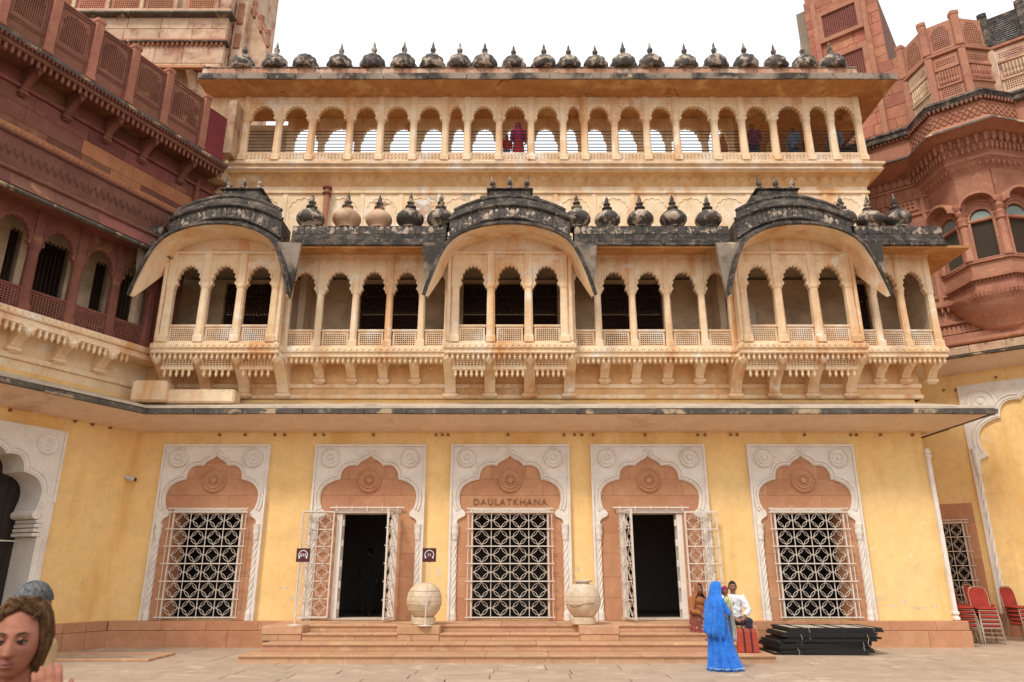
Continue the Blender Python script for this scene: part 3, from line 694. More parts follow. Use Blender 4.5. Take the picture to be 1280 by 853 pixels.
    for s_ in (-1, 0, 1): put('roof_finial', sm, (BLD, GRY)[s_ == 0], rf, loc=(s_ * .46 * k, 18.35, 12.19), rot=(0, s_ * R(10), 0))

# chajja and parapet over the straight galleries
roof = upw('gallery_roof', MB().box(XL, XE + .05, YA - .3, 24, ZT + .105, 10.299), TERR)
segs = [(-10.0, -9.45), (-5.95, -1.78), (1.68, 5.88), (9.28, XE + .12)]
for a, b_ in segs:
    end = b_ > 11
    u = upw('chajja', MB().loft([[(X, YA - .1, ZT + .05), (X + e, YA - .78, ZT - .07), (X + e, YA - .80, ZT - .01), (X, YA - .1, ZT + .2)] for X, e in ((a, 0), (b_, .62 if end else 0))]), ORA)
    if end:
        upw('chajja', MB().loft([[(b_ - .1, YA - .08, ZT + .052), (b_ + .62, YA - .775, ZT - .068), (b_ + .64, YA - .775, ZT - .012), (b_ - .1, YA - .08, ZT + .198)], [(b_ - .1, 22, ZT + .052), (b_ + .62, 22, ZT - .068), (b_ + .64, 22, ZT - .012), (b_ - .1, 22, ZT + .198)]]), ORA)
    put('edge_moulding', MB().box(a, b_ + (.0 if end else 0), YA - .86, YA - .60, ZT - .03, ZT + .06, .02), BLK, u)
    put('edge_moulding', MB().box(a, b_, YA - .80, YA - .3, ZT + .062, ZT + .20, .03), BLK, u)
    p_ = put('parapet', MB().box(a, b_, YA - .72, YA - .2, ZT + .20, ZT + .36, .01), BLK, u)
    p2 = put('parapet', MB().box(a + .002, b_ - .002, YA - .68, YA - .2, ZT + .361, ZT + .63, .01), BLK, u)
    put('lotus_petals', petal_row(a, b_, YA - .685, ZT + .38, .22, .17, .025), BLD, u, kind='stuff')
ONION = MB().lathe([(.25, 0), (.26, .03), (.21, .06), (.22, .09), (.30, .15), (.355, .24), (.36, .32), (.33, .40), (.26, .48), (.17, .54), (.13, .57), (.15, .59), (.10, .61)], n=22).mesh('onion_dome', 50)
SPIRE = MB().lathe([(.09, 0), (.14, .03), (.145, .06), (.07, .09), (.06, .13), (.10, .17), (.10, .20), (.05, .23), (.06, .28), (.05, .34), (.02, .42), (.003, .50)], n=12).mesh('spire', 50)
for px, py in ((389, 283), (434, 283), (474, 283), (513, 283), (551, 283), (721, 283), (759, 283), (800, 283), (841, 283), (884.5, 283), (1052, 292), (1086, 292), (1120, 292)):
    X, _ = at(px, 268, YA - .45); Z = ZT + .63
    s_ = rnd.uniform(.99, 1.1)
    pale = px in (434, 474)
    d = upw('onion_dome', ONION, BLD, loc=(X, YA - .45, Z), sc=(s_, s_, s_ * .98))
    if pale:
        d.data = ONION.copy(); d.data.materials.clear(); d.data.materials.append(CRM)
    put('spire', SPIRE, GRY if rnd.random() < .6 else BLD, d, loc=(0, 0, .60))

# ================================================================== palace: upper storey
YU, YT = 20.3, 19.95
XU0, XU1 = -9.9, 11.28
upw('terrace_wall', MB().box(XU0, XU1, YU, YU + .4, 10.3, 13.7), BUF)
upw('terrace_wall_return', MB().box(XU1 - .4, XU1 - .003, YU + .41, 27, 10.3, 13.7), BUF)
upw('string_course', MB().box(XU0, XU1 + .05, YU - .06, YU + .01, 13.16, 13.26, .015), BUF)
cvp = [(.0, 13.42), (.03, 13.45), (.07, 13.55), (.15, 13.66), (.27, 13.73), (.36, 13.75), (.36, 13.80), (-.1, 13.80)]
usec = [((XU0, YU), (0, -1)), ((XU1, YU), (1, -1)), ((XU1, 27), (1, 0))]
upw('cove', MB().loft(sweep(cvp, usec)), OCB, smooth=50)
lf = MB(); x = XU0 + .2
while x < XU1 - .2:
    lf.loft([[(x - .12, YU - .015, 13.44), (x + .12, YU - .015, 13.44), (x + .12, YU + .01, 13.44), (x - .12, YU + .01, 13.44)], [(x - .15, YU - .085, 13.54), (x + .15, YU - .085, 13.54), (x + .15, YU - .06, 13.54), (x - .15, YU - .06, 13.54)], [(x - .10, YU - .17, 13.68), (x + .10, YU - .17, 13.68), (x + .10, YU - .16, 13.70), (x - .10, YU - .16, 13.70)]])
    x += .37
upw('cove_leaves', lf, OCB, kind='stuff')
led = [(.0, 13.78), (.38, 13.79), (.42, 13.84), (.38, 13.90), (.38, 13.95), (.46, 13.99), (.46, 14.07), (.0, 14.09)]
upw('walkway_ledge', MB().loft(sweep(led, usec)), WRM, smooth=30)
# blind arches and pilaster strips on the terrace wall
bm_ = MB().tube([(x, 0, z) for x, z in [(-.44, -1.2)] + foil(.44, 0, .42, 7, .05, 4) + [(.44, -1.2)]], .020, 5).mesh('blind_arch', 60)
ps = MB().box(-.07, .07, -.02, .01, 11.0, 13.16).mesh('pilaster_strip')
x = XU0 + .9
while x < XU1 - .6:
    upw('blind_arch', bm_, BUF, loc=(x, YU - .003, 12.55)); upw('pilaster_strip', ps, BUF, loc=(x + .61, YU - .003, 0)); x += 1.22
dp = upw('downpipe', MB().tube([(0, 0, -3), (0, 0, .35)], .09, 10), CAR, loc=(at(408, 250, 20.15)[0], 20.15, 12.95), smooth=60)
put('pipe_collar', MB().lathe([(.14, 0), (.155, .04), (.14, .08)], n=12), RED, dp, loc=(0, 0, .3)); put('pipe_collar', MB().lathe([(.14, 0), (.15, .03), (.14, .06)], n=12), RED, dp, loc=(0, 0, .1))
# open gallery on top
ZSILL, ZSP, ZAP, ZTT = 14.42, 15.70, 16.12, 16.46
TOPS = [(312, 344), (352.6, 385), (394.8, 432.8), (442, 471), (480.6, 512), (521.8, 552.2), (561, 579), (589.5, 618.8), (629, 658.5), (669, 699), (709, 726), (735, 763), (773.6, 803.4), (812.7, 841.4), (849, 889.5), (897, 924), (931.7, 962.7), (971, 1006), (1011.6, 1037), (1042, 1070.8)]
tops = [((a + b_) / 2, b_ - a) for a, b_ in [tuple((p - 640) * .02569 for p in q) for q in TOPS]]
tg = upw('top_gallery', MB().box(XU0, XU1 - .02, YT - .1, 21.3, 14.0, 14.12), BUF)
ed = [-8.55] + [(tops[i][0] + tops[i][1] / 2 + tops[i + 1][0] - tops[i + 1][1] / 2) / 2 for i in range(len(tops) - 1)] + [XU1 - .14]
PT = pillar_mesh(.23, .24, 14.12, ZTT, ZSP - .08)
IB = {}
for i, (c, g_) in enumerate(tops):
    put('arch_panel', arch_panel(g_ + .12, ZTT, ZSP, ZAP - .03, g_, YT - .07, YT + .07, 9 if g_ > .55 else 7, .045, .14), BUF, tg, loc=(c, 0, 0))
    put('panel_frame', MB().box(-g_ / 2, g_ / 2, YT - .085, YT - .068, ZAP + .09, ZAP + .13), BUF, tg, loc=(c, 0, 0))
    sp_ = put('sill_panel', MB().box(-g_ / 2 - .03, g_ / 2 + .03, YT - .06, YT + .06, 14.12, ZSILL, .01), WRM, tg, loc=(c, 0, 0))
    fl = MB(); n = max(2, round(g_ / .11))
    for q in range(n):
        xx = -g_ / 2 + (q + .5) * g_ / n; fl.tube([(xx - .03, YT - .062, 14.17), (xx + .025, YT - .07, 14.24), (xx - .02, YT - .07, 14.31), (xx + .02, YT - .062, 14.37)], .014, 4)
    put('carved_scroll', fl, WRM, sp_, kind='stuff')
    k = round(g_, 2); IB.setdefault(k, MB().box(-k / 2 - .06, k / 2 + .06, -.010, .010, -.010, .010).mesh('iron_bar'))
    for q in range(8): put('iron_bar', IB[k], IRN, tg, loc=(c, YT + .11, ZSILL + .05 + q * .118))
for e in ed: put('pillar', PT, BUF, tg, loc=(e, YT, 0))
put('end_wall', MB().box(XU0, -8.62, YT - .05, YT + .3, 14.12, ZTT), BUF, tg)
put('return_wall', MB().box(-8.95, -8.7, YT - .55, YT - .06, 14.1, 16.0), CRM, tg)
# rear arcade, open to the sky
for i, (c, g_) in enumerate(tops):
    if 0 < i < 16:
        put('arch_panel', arch_panel((ed[i + 1] - ed[i]), ZTT, ZSP, ZAP - .03, g_, 21.03, 21.17, 9 if g_ > .55 else 7, .028, .14), BUF, tg, loc=((ed[i] + ed[i + 1]) / 2, 0, 0))
        put('sill_panel', MB().box(-g_ / 2 - .1, g_ / 2 + .1, 21.04, 21.16, 14.12, ZSILL, .01), BUF, tg, loc=(c, 0, 0))
for e in ed[1:17]: put('pillar', PT, BUF, tg, loc=(e, 21.1, 0))
put('rear_wall', MB().box(ed[16], XU1 - .3, 23.1, 23.3, 14.1, ZTT), INR, tg); put('rear_wall', MB().box(XU0, ed[1], 21.42, 21.6, 14.1, ZTT), INR, tg)
put('gallery_floor', MB().box(ed[16] - .3, XU1 - .05, 21.301, 23.3, 13.9, 14.12), BUF, tg)
for q in range(9): put('iron_bar', MB().box(-.01, .01, YT, 22.9, -.01, .01), IRN, tg, loc=(XU1 - .12, 0, ZSILL + .05 + q * .118))
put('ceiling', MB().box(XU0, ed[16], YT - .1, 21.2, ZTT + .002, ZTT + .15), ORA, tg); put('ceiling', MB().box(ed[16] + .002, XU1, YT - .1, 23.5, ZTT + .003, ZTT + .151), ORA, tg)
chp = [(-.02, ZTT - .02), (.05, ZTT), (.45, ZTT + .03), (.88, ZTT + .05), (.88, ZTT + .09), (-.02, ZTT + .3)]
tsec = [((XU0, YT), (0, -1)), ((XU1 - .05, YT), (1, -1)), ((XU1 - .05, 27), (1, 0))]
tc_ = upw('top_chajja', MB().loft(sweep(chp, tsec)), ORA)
def f1(t, d): return (XU0 * (1 - t) + (XU1 - .05 + d) * t, YT - d)
edging(pal, f1, 0, 1, 19, GRY, .70, .93, ZTT + .062, ZTT + .29)
def f2(t, d): return (XU1 - .05 + d, (YT - d) * (1 - t) + 27 * t)
edging(pal, f2, 0, 1, 6, GRY, .82, .90, ZTT + .064, ZTT + .12)
put('roof_slab', MB().box(XU0, XU1 - .3, YT - .58, 21.2, ZTT + .16, ZTT + .40), TERR, tc_)
PPK = mat('parapet_pink', (.62, .33, .21), (.48, .25, .16), 2.5, .9, stain=(.70, .55, .42), st_sc=1.5, st_lo=.5, st_hi=.66, spot=(.09, .07, .055), sp_sc=3., sp_lo=.6, sp_hi=.68, bump=.4)
put('parapet', MB().box(XU0, XU1 - .25, YT - .66, YT - .35, ZTT + .28, ZTT + .66), PPK, tc_)
put('lotus_petals', petal_row(XU0, XU1 - .25, YT - .665, ZTT + .36, .27, .22, .03), PPK, tc_, kind='stuff')
put('parapet_cap', MB().box(XU0, XU1 - .23, YT - .69, YT - .34, ZTT + .661, ZTT + .71, .01), GRY, tc_)
def leaf_dome():
    rg = []; n = 32; M = 10
    for j in range(M + 1):
        t = j / M * math.pi / 2; r = .37 * math.cos(t) ** .75 if j < M else .03; z = .46 * math.sin(t)
        rg.append([(r * (1 + .13 * abs(math.sin(4 * a + (j // 3) * math.pi / 2)) * (j % 3 != 0)) * math.cos(a), r * (1 + .13 * abs(math.sin(4 * a + (j // 3) * math.pi / 2)) * (j % 3 != 0)) * math.sin(a), z) for a in [2 * math.pi * i / n for i in range(n)]])
    return MB().loft([[(.34 * math.cos(2 * math.pi * i / n), .34 * math.sin(2 * math.pi * i / n), -.06) for i in range(n)]] + rg)
LDM = leaf_dome().mesh('leaf_dome', 50)
SP2 = MB().lathe([(.13, 0), (.15, .03), (.08, .06), (.05, .10), (.085, .15), (.085, .19), (.05, .22), (.035, .30), (.004, .38)], n=12).mesh('spire', 50)
for i, px in enumerate((305, 345, 383, 426, 467, 505, 541, 574.6, 606, 642, 680, 710.8, 744, 779, 813, 856, 893.5, 931, 968, 1004, 1039)):
    X, _ = at(px, 75, YT - .5); s_ = rnd.uniform(1.0, 1.1)
    d = upw('leaf_dome', LDM, BLD, loc=(X, YT - .5, ZTT + .74), sc=(s_, s_, s_ * rnd.uniform(.94, 1.05)), rot=rnd.uniform(0, 3))
    if i not in (2,): put('spire', SP2, BLD if i < 2 or i > 17 else (GRY, BLD)[rnd.random() < .5], d, loc=(0, 0, .43), sc=(1, 1, 1.5))
# stone blocks left on the eave by the left corner
for px0, px1, py0, py1, yy in ((165, 206, 475, 497, 18.2), (206, 292, 486, 499, 18.35)):
    x0, z1 = at(px0, py0, yy); x1, z0 = at(px1, py1, yy); upw('eave_block', MB().box(x0, x1, yy, yy + .5, z0 - .1, z1, .05), BUF)

# lime showing where the colour wash has come off the terrace wall
for i in range(16):
    px, py = rnd.uniform(450, 630), rnd.uniform(243, 280); X, Z = at(px, py, YU); n = 15; w_, h_ = rnd.uniform(.18, .5), rnd.uniform(.12, .3)
    pts = [(w_ * (.5 + .5 * rnd.random()) * math.cos(2 * math.pi * q / n), h_ * (.5 + .5 * rnd.random()) * math.sin(2 * math.pi * q / n)) for q in range(n)]
    upw('plaster_patch', MB().prism(pts, -.004 - i * .0004, .002), (WHI, TERR, CRM)[i % 3], loc=(X, YU, Z))

# ================================================================== left wing: yellow below, red sandstone galleries above
lw = thing('red_sandstone_wing', 'dark red sandstone wing with a pierced balcony over a yellow ground floor', 'building', (LW.o.x, LW.o.y, 0), LW.rz)
T0, T1 = -11.0, .12
ac = -1.93 - 1.62                                   # axis of its arched gateway
put('ground_wall', MB().holey([T0, ac - 1.5, ac + 1.5, T1], [-.2, .02, 4.7, 6.2], lambda i, j: i == 1 and j == 1, 0, .8), YEL, lw)
ca = [(x * .95, z * 1.0 - .12) for x, z in cusped(1.04)]
poly = [(-1.62, -.0), (-1.36, 0)] + [(-1.36, 2.5), (-1.40, 2.55), (-1.30, 2.95), (-1.20, 3.05)] + ca + [(1.20, 3.05), (1.30, 2.95), (1.40, 2.55), (1.36, 2.5)] + [(1.36, 0), (1.62, 0), (1.62, 4.98), (-1.62, 4.98)]
fr = put('arch_frame', MB().prism(poly, -.09, .72), WHI, lw, loc=(ac, 0, 0))
for off, r_ in ((.05, .02), (.14, .028)):
    pth = []
    for i, (x, z) in enumerate(ca):
        d = (Vector(ca[min(len(ca) - 1, i + 1)]) - Vector(ca[max(0, i - 1)])).normalized(); pth.append((x - d.y * off, -.093, z + d.x * off))
    put('arch_moulding', MB().tube(pth, r_, 6), WHI, fr, smooth=60)
for s_ in (-1, 1):
    put('rosette', ros, WHI, fr, loc=(s_ * 1.2, -.092, 4.62))
    put('border_moulding', MB().box(s_ * 1.59 - .03, s_ * 1.59 + .03, -.13, -.085, 3.3, 4.98), WHI, fr); put('border_moulding', MB().box(s_ * 1.52 - .025, s_ * 1.52 + .025, -.125, -.085, 0, 2.5), WHI, fr)
    cp_ = MB(); cp_.tube([(s_ * 1.22, -.16, 3.0), (s_ * 1.22, .66, 3.0)], .10, 10); put('capital_roll', cp_, WHI, fr, smooth=60)
    for q in range(4): put('capital_band', MB().box(s_ * (1.32 + .012 * q) - .09, s_ * (1.32 + .012 * q) + .09, -.12, .68, 2.52 + q * .10, 2.60 + q * .10, .012), WHI, fr)
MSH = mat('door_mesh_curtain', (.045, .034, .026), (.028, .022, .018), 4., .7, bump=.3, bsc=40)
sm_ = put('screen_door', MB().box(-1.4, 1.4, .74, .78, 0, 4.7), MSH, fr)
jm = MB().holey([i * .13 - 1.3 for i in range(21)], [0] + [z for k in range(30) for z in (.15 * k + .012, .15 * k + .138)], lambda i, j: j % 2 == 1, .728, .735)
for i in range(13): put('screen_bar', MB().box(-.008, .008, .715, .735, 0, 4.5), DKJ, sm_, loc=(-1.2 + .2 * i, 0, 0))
put('tie_bar', MB().box(-1.35, 1.35, .60, .63, 2.42, 2.45), GRI, fr)
put('gate_floor', MB().box(-1.4, 1.4, 0, .9, 0, .03), GND, fr)
# plinth, from the gateway to the corner
px_ = put('plinth', MB().box(-1.9, -.18, -.2, .1, -.05, ZP - .012), JNT, lw)
for z0, z1, d in ((-.03, .40, .25), (.405, ZP, .225)):
    cuts = [-1.92, -1.25, -.7, -.155]
    for a, b_ in zip(cuts, cuts[1:]): put('plinth_slab', MB().box(a + .003, b_ - .003, -d, .02, z0, z1 - .003, .008), PNK, px_)
# eave
secl = [((T0, 0), (0, -1)), ((0, 0), (-.625, -1))]
put('cove_eave', MB().loft(sweep(prof, secl)), EAV, lw, smooth=40)
put('eave_lip', MB().loft(sweep([(1.10, ZE + .371), (1.27, ZE + .371), (1.27, ZE + .43), (.9, ZE + .52), (.2, ZE + .74)], secl)), TERR, lw)
edging(lw, lambda t, d: (T0 * (1 - t) - .625 * d * t, -d), 0, 1, 9, wc=False)
for px, py in ((12, 513), (93, 527), (115, 531), (137, 535)):
    t, z = LW.at(px, py, 0); put('peg', pg, PEG, lw, loc=(t, -.002, z))
# first floor
put('upper_wall', MB().box(T0, T1 + .3, .002, .5, 6.19, 7.4), BUF, lw)
put('string_course', MB().box(T0, T1, -.06, .01, 6.42, 6.56, .012), BUF, lw)
put('ledge_slab', MB().box(T0, .05, -.62, 2.5, 7.26, 7.42, .015), BUF, lw)
put('ledge_band', MB().box(T0, .02, -.56, .1, 7.10, 7.258, .01), BUF, lw)
put('pendant_row', drops(T0 + 4.5, -.95, -.5, 7.11, .22, .05, .15), BUF, lw, kind='stuff', smooth=60)
zz = MB(); n = 44
for i in range(n):
    a = -7.0 + i * .155; zz.prism([(a, 7.29), (a + .03, 7.29), (a + .0775, 7.37), (a + .125, 7.29), (a + .155, 7.29), (a + .0775, 7.40)], -.635, -.615)
put('carved_chevrons', zz, BUF, lw, kind='stuff')
for t in (-4.6, -3.55, -2.5, -1.45): put('bracket', BRK, BUF, lw, loc=(t, 0, -.06))
PIL = [-5.92, -4.85, -3.78, -2.71, -1.66, -.6]
PLW = pillar_mesh(.24, .24, 7.42, 9.98, 8.98)
JLW = jali_mesh(.80, .46, 11, 7, .05, .03, open_=.66)
for t in PIL: put('pillar', PLW, RED, lw, loc=(t, -.46, 0))
for a, b_ in zip(PIL, PIL[1:]):
    c, g_ = (a + b_) / 2, b_ - a - .24
    ap = put('arch_panel', arch_panel(b_ - a - .12, 10.0, 9.10, 9.55, g_, -.52, -.40, 9, .035), RED, lw, loc=(c, 0, 0))
    put('arch_moulding', MB().tube([(x * 1.15, -.525, 9.10 + (z - 9.10) * 1.15) for x, z in foil(g_ / 2 * .86, 9.10, 9.53, 9, .035, 3)], .018, 5), RED, ap)
    rp = put('railing_panel', JLW, RED, lw, loc=(c, -.46, 7.45), sc=(g_ / .80, 1, 1))
    put('rail_cap', MB().box(-.43, .43, -.05, .05, .462, .53, .01), RED, rp)
put('arch_panel', MB().box(-.5, .3, -.5, -.42, 7.5, 10.0), RED, lw)
# room behind: plaster piers, barred dark doors
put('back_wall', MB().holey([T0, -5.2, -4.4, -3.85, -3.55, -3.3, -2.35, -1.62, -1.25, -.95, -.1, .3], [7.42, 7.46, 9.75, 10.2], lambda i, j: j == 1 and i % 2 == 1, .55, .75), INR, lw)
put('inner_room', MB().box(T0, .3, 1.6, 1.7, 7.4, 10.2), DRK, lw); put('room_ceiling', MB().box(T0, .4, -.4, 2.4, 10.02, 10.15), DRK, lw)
for a, b_ in ((-5.2, -4.4), (-3.85, -3.55), (-3.3, -2.35), (-1.62, -1.25), (-.95, -.1)):
    n = round((b_ - a) / .1)
    for i in range(1, n): put('window_bar', MB().box(-.012, .012, .58, .604, 7.46, 9.75), DKJ, lw, loc=(a + (b_ - a) * i / n, 0, 0))
# chajja and friezes
ch = [(.40, 9.99), (1.20, 9.80), (1.22, 9.86), (1.12, 9.92), (.40, 10.30)]
put('chajja', MB().loft([[(X, -d, z) for d, z in ch] for X in (T0, .0)]), RED, lw)
put('chajja_edge', MB().box(T0, .04, -1.25, -1.10, 9.79, 9.865, .02), DKE, lw)
x = T0
while x < .1:
    x2 = min(.1, x + rnd.uniform(.9, 1.5)); put('cornice_slab', MB().loft([[(X, -1.16, 9.93), (X, -.98, 10.30), (X, -.3, 10.30), (X, -.3, 9.93)] for X in (x + .003, x2 - .003)]), RED, lw); x = x2
put('cornice_moulding', MB().box(T0, .3, -1.04, -.3, 10.302, 10.40, .03), RED, lw)
put('frieze', MB().box(T0, .6, -.72, .3, 10.40, 11.30), RED, lw)
fz = MB()
for i in range(40):
    a = -6.6 + i * .18; fz.tube([(a, -.725, 11.05), (a + .05, -.735, 10.92), (a + .09, -.735, 10.80), (a + .13, -.735, 10.92), (a + .18, -.725, 11.05)], .018, 4)
put('frieze_scrolls', fz, RED, lw, kind='stuff')
put('frieze_moulding', MB().box(T0, .62, -.78, .3, 11.302, 11.40, .03), RED, lw)
ORS = mat('orange_sandstone', (.50, .22, .10), (.42, .16, .08), 1.5, .9, bump=.3)
put('arched_band', MB().box(T0, .66, -.40, .3, 11.402, 11.74), ORS, lw)
pr_ = MB()
for i in range(56): pr_.tube([(-6.6 + i * .13 + .065 * (1 - math.cos(t)), -.405, 11.46 + .20 * math.sin(t)) for t in [math.pi * k / 6 for k in range(7)]], .012, 4)
put('small_arches', pr_, ORS, lw, kind='stuff')
z = 11.742
for r_, hgt in enumerate((.40, .42, .40)):
    x = -7.2 + .5 * (r_ % 2)
    while x < 1.25:
        x2 = min(1.3, x + rnd.uniform(.8, 1.5)); put('stone_block', MB().box(x + .003, x2 - .003, -.02 - .0 * r_, .3, z + .003, z + hgt - .003, .006), ORS if rnd.random() < .32 else RED, lw); x = x2
    z += hgt
put('wall_core', MB().box(T0, 1.5, .05, 1.4, 11.3, 15.2), RED, lw)
put('string_course', MB().box(T0, 1.3, -.10, .05, 12.97, 13.07, .02), RED, lw)
x = -7.
while x < 1.2:
    x2 = min(1.3, x + rnd.uniform(.9, 1.5)); put('stone_block', MB().box(x + .003, x2 - .003, -.01, .3, 13.073, 13.45, .006), RED, lw); x = x2
put('downpipe', MB().tube([(.62, -.08, 10.3), (.62, -.08, 13.2)], .075, 8), RED, lw, smooth=60)
# projecting pierced balcony
put('balcony_ledge', MB().box(T0, 1.0, -.86, .1, 13.60, 13.72, .03), DKE, lw)
put('balcony_band', MB().box(T0, .96, -.78, .1, 13.44, 13.598, .02), RED, lw)
put('pendant_row', drops(-7.2, .95, -.70, 13.45, .20, .05, .15), RED, lw, kind='stuff', smooth=60)
put('bead_row', drops(-7.2, .95, -.82, 13.60, .08, .04, .10), RED, lw, kind='stuff', smooth=60)
BRL = bracket_mesh(.66, 13.42, 12.75, .16)
for t in (-5.7, -4.6, -3.5, -2.4, -1.3, .0): put('bracket', BRL, RED, lw, loc=(t, -.0, 0))
POSTS = [-5.74, -4.64, -3.55, -2.46, -1.36, -.03]
pm_ = MB().box(-.11, .11, -.13, .10, 13.72, 15.50, .02); pm_.box(-.13, .13, -.15, .12, 13.72, 13.86, .02); pm_.box(-.13, .13, -.15, .12, 15.44, 15.60, .03)
PSM = pm_.mesh('post')
arch_mask = lambda u, v: abs(u) < .80 and .34 < v < .92 and (v < .66 or (abs(u) / .80) ** 2.2 + ((v - .66) / .25) ** 2 < 1)
POST = mat('pale_red_post', (.46, .20, .125), (.38, .15, .095), 1.5, .9, bump=.3, rand=.08)
for i, (a, b_) in enumerate(zip(POSTS, POSTS[1:])):
    W = b_ - a - .22
    jm = jali_mesh(W, 1.60, 15, 26, .06, .06, mask=arch_mask, open_=.66)
    p_ = put('balcony_panel', jm, RED, lw, loc=((a + b_) / 2, -.72, 13.73))
    put('panel_frame', MB().holey([-W / 2 + .02, -W / 2 + .07, W / 2 - .07, W / 2 - .02], [.42, .47, 1.54, 1.59], lambda i, j: i == 1 and j == 1, -.055, -.028), RED, p_)
    put('panel_frame', MB().holey([-W / 2 + .02, -W / 2 + .06, W / 2 - .06, W / 2 - .02], [.04, .08, .36, .40], lambda i, j: i == 1 and j == 1, -.05, -.028), RED, p_)
    put('panel_cap', MB().box(-W / 2, W / 2, -.07, .07, 1.602, 1.68, .02), RED, p_)
for t in POSTS: put('post', PSM, POST, lw, loc=(t, -.72, 0))
RCR = mat('red_cloth_screen', (.24, .045, .05), (.19, .035, .04), 2., .7, bump=.2, bsc=60)
put('red_panel', MB().box(.1, .86, -.74, -.70, 13.74, 15.30), RCR, lw)
put('end_pier', MB().box(.98, 1.62, -.45, .6, 13.4, 15.45, .02), CRM, lw)

# security camera on the yellow wall
t, z = LW.at(157, 597, 0)
scm = thing('security_camera', 'small white security camera fixed to the yellow wall by the corner', 'camera', (LW.o.x + LW.r.x * t, LW.o.y + LW.r.y * t, z), LW.rz)
CWH = mat('white_plastic', (.65, .64, .62), rough=.35, bump=0); CBK = mat('black_plastic', (.015, .015, .016), rough=.3, bump=0)
put('mount', MB().lathe([(.05, 0), (.05, .02), (.02, .03), (.02, .10)], n=12, axis='y'), CWH, scm)
b = MB().tube([(0, 0, 0), (.10, -.20, -.06)], .055, 12); put('housing', b, CWH, scm, loc=(-.02, -.06, .0), smooth=50)
put('lens', MB().tube([(.10, -.2, -.06), (.112, -.224, -.067)], .045, 12), CBK, scm, loc=(-.02, -.06, 0))

# ================================================================== cream and red tower behind the left wing
YTW = 24.2
tl = thing('stepped_tower', 'weathered cream stone tower with red pierced screens rising behind the red wing', 'tower', (-14, YTW + 2, 0))
def tw(name, mb, m_, par=None, **k):
    o = put(name, mb, m_, par or tl, **k)
    if par is None: o.matrix_parent_inverse = Matrix.Translation(-tl.location)
    return o
xr = at(283, 40, YTW)[0]; zb, zc1, zc2 = zat(104, YTW), zat(55, YTW), zat(22, YTW)
tw('tower_core', MB().box(-26, xr - .02, YTW + .04, YTW + 5, 9, zc2 + 7), CRM)
rows = [(zb - 1.2, zb - .6), (zb - .6, zb), (zb, zb + (zc1 - zb) * .5), (zb + (zc1 - zb) * .5, zc1), (zc1 + .2, zc1 + .2 + (zc2 - zc1 - .2) * .5), (zc1 + .2 + (zc2 - zc1 - .2) * .5, zc2)]
for k, (a, b_) in enumerate(rows):
    x = -21 + .5 * (k % 2)
    while x < xr - .01:
        x2 = min(xr, x + rnd.uniform(.9, 1.5)); x2 = xr if xr - x2 < .4 else x2
        tw('stone_block', MB().box(x + .006, x2 - .006, YTW - (.0 if k != 3 else .0), YTW + .2, a + .006, b_ - .006, .015), CRM); x = x2
tw('cornice', MB().box(-22, xr + .15, YTW - .16, YTW + .3, zc1 + .004, zc1 + .09, .02), DKE); tw('cornice', MB().box(-22, xr + .10, YTW - .1, YTW + .3, zc1 + .092, zc1 + .196, .02), RBL)
tw('petal_row', drops(-20, xr, YTW - .06, zc1, .16, .07, .2), RBL, kind='stuff')
tw('cornice', MB().box(-22, xr + .25, YTW - .28, YTW + .3, zc2 + .004, zc2 + .12, .03), DKE); tw('cornice', MB().box(-22, xr + .16, YTW - .2, YTW + .3, zc2 + .122, zc2 + .3, .02), CRM)
W = 1.25; x = xr - .55; jm = jali_mesh(W, 2.6, 12, 24, .06, .12, open_=.62)
jr = MB().box(-.07, .07, -.12, .1, 0, 3.2, .01).mesh('screen_pier')
for i in range(7):
    tw('pierced_screen', jm, RBL, loc=(x - W / 2, YTW - .02, zc2 + .31)); tw('screen_pier', jr, CRM, loc=(x + .06, YTW - .02, zc2 + .30)); x -= W + .16
    if i == 0: x -= .3
tw('corner_pier', MB().box(xr - .42, xr + .05, YTW - .06, YTW + .3, zc2 + .302, zc2 + 4), CRM)
# bracket hood under the cornice
tw('hood', MB().loft([[(X, YTW - .1, zb + .45), (X, YTW - .75, zb + .15), (X, YTW - .72, zb + .28), (X, YTW - .05, zb + .62)] for X in (-16.5, xr - .35)]), ORS)
hbm = bracket_mesh(.6, zb + .28, zb - .45, .22)
for q in (1.0, 2.8, 4.6): tw('bracket', hbm, CRM, loc=(xr - q, YTW, 0))
# lower red stair turret against its right side
xs0, xs1 = xr + .04, at(305, 40, YTW + .5)[0]
tw('side_turret', MB().box(xs0, xs1, YTW + .5, YTW + 4, 12, zat(2, YTW + .5)), CRM)
tw('turret_panel', MB().box(xs0 + .1, xs1 - .1, YTW + .44, YTW + .5, zat(60, YTW + .45), zat(42, YTW + .45), .02), RBL); tw('turret_panel', MB().box(xs0 + .1, xs1 - .1, YTW + .44, YTW + .5, zat(30, YTW + .45), zat(4, YTW + .45), .02), RBL)
xa = xs1; za = zat(48, YTW + .8)
stw = MB().prism([(xa, 15), (xa + .9, 15), (xa + .9, za - .5), (xa, za + 1.4)], YTW + .8, YTW + 1.1); tw('stair_wall', stw, CRM)
for q in range(3):
    xx = xa + .12 + q * .36; zz_ = za + 1.2 - q * .76
    p_ = tw('stair_post', MB().lathe([(.10, 0), (.10, .6), (.13, .66), (.09, .72), (.12, .80), (.01, .96)], (xx, YTW + .95, zz_), n=8), CAR)
tw('stair_rail', MB().tube([(xa + .1, YTW + .95, za + 1.75), (xa + .85, YTW + .95, za + .2)], .05, 6), CAR)

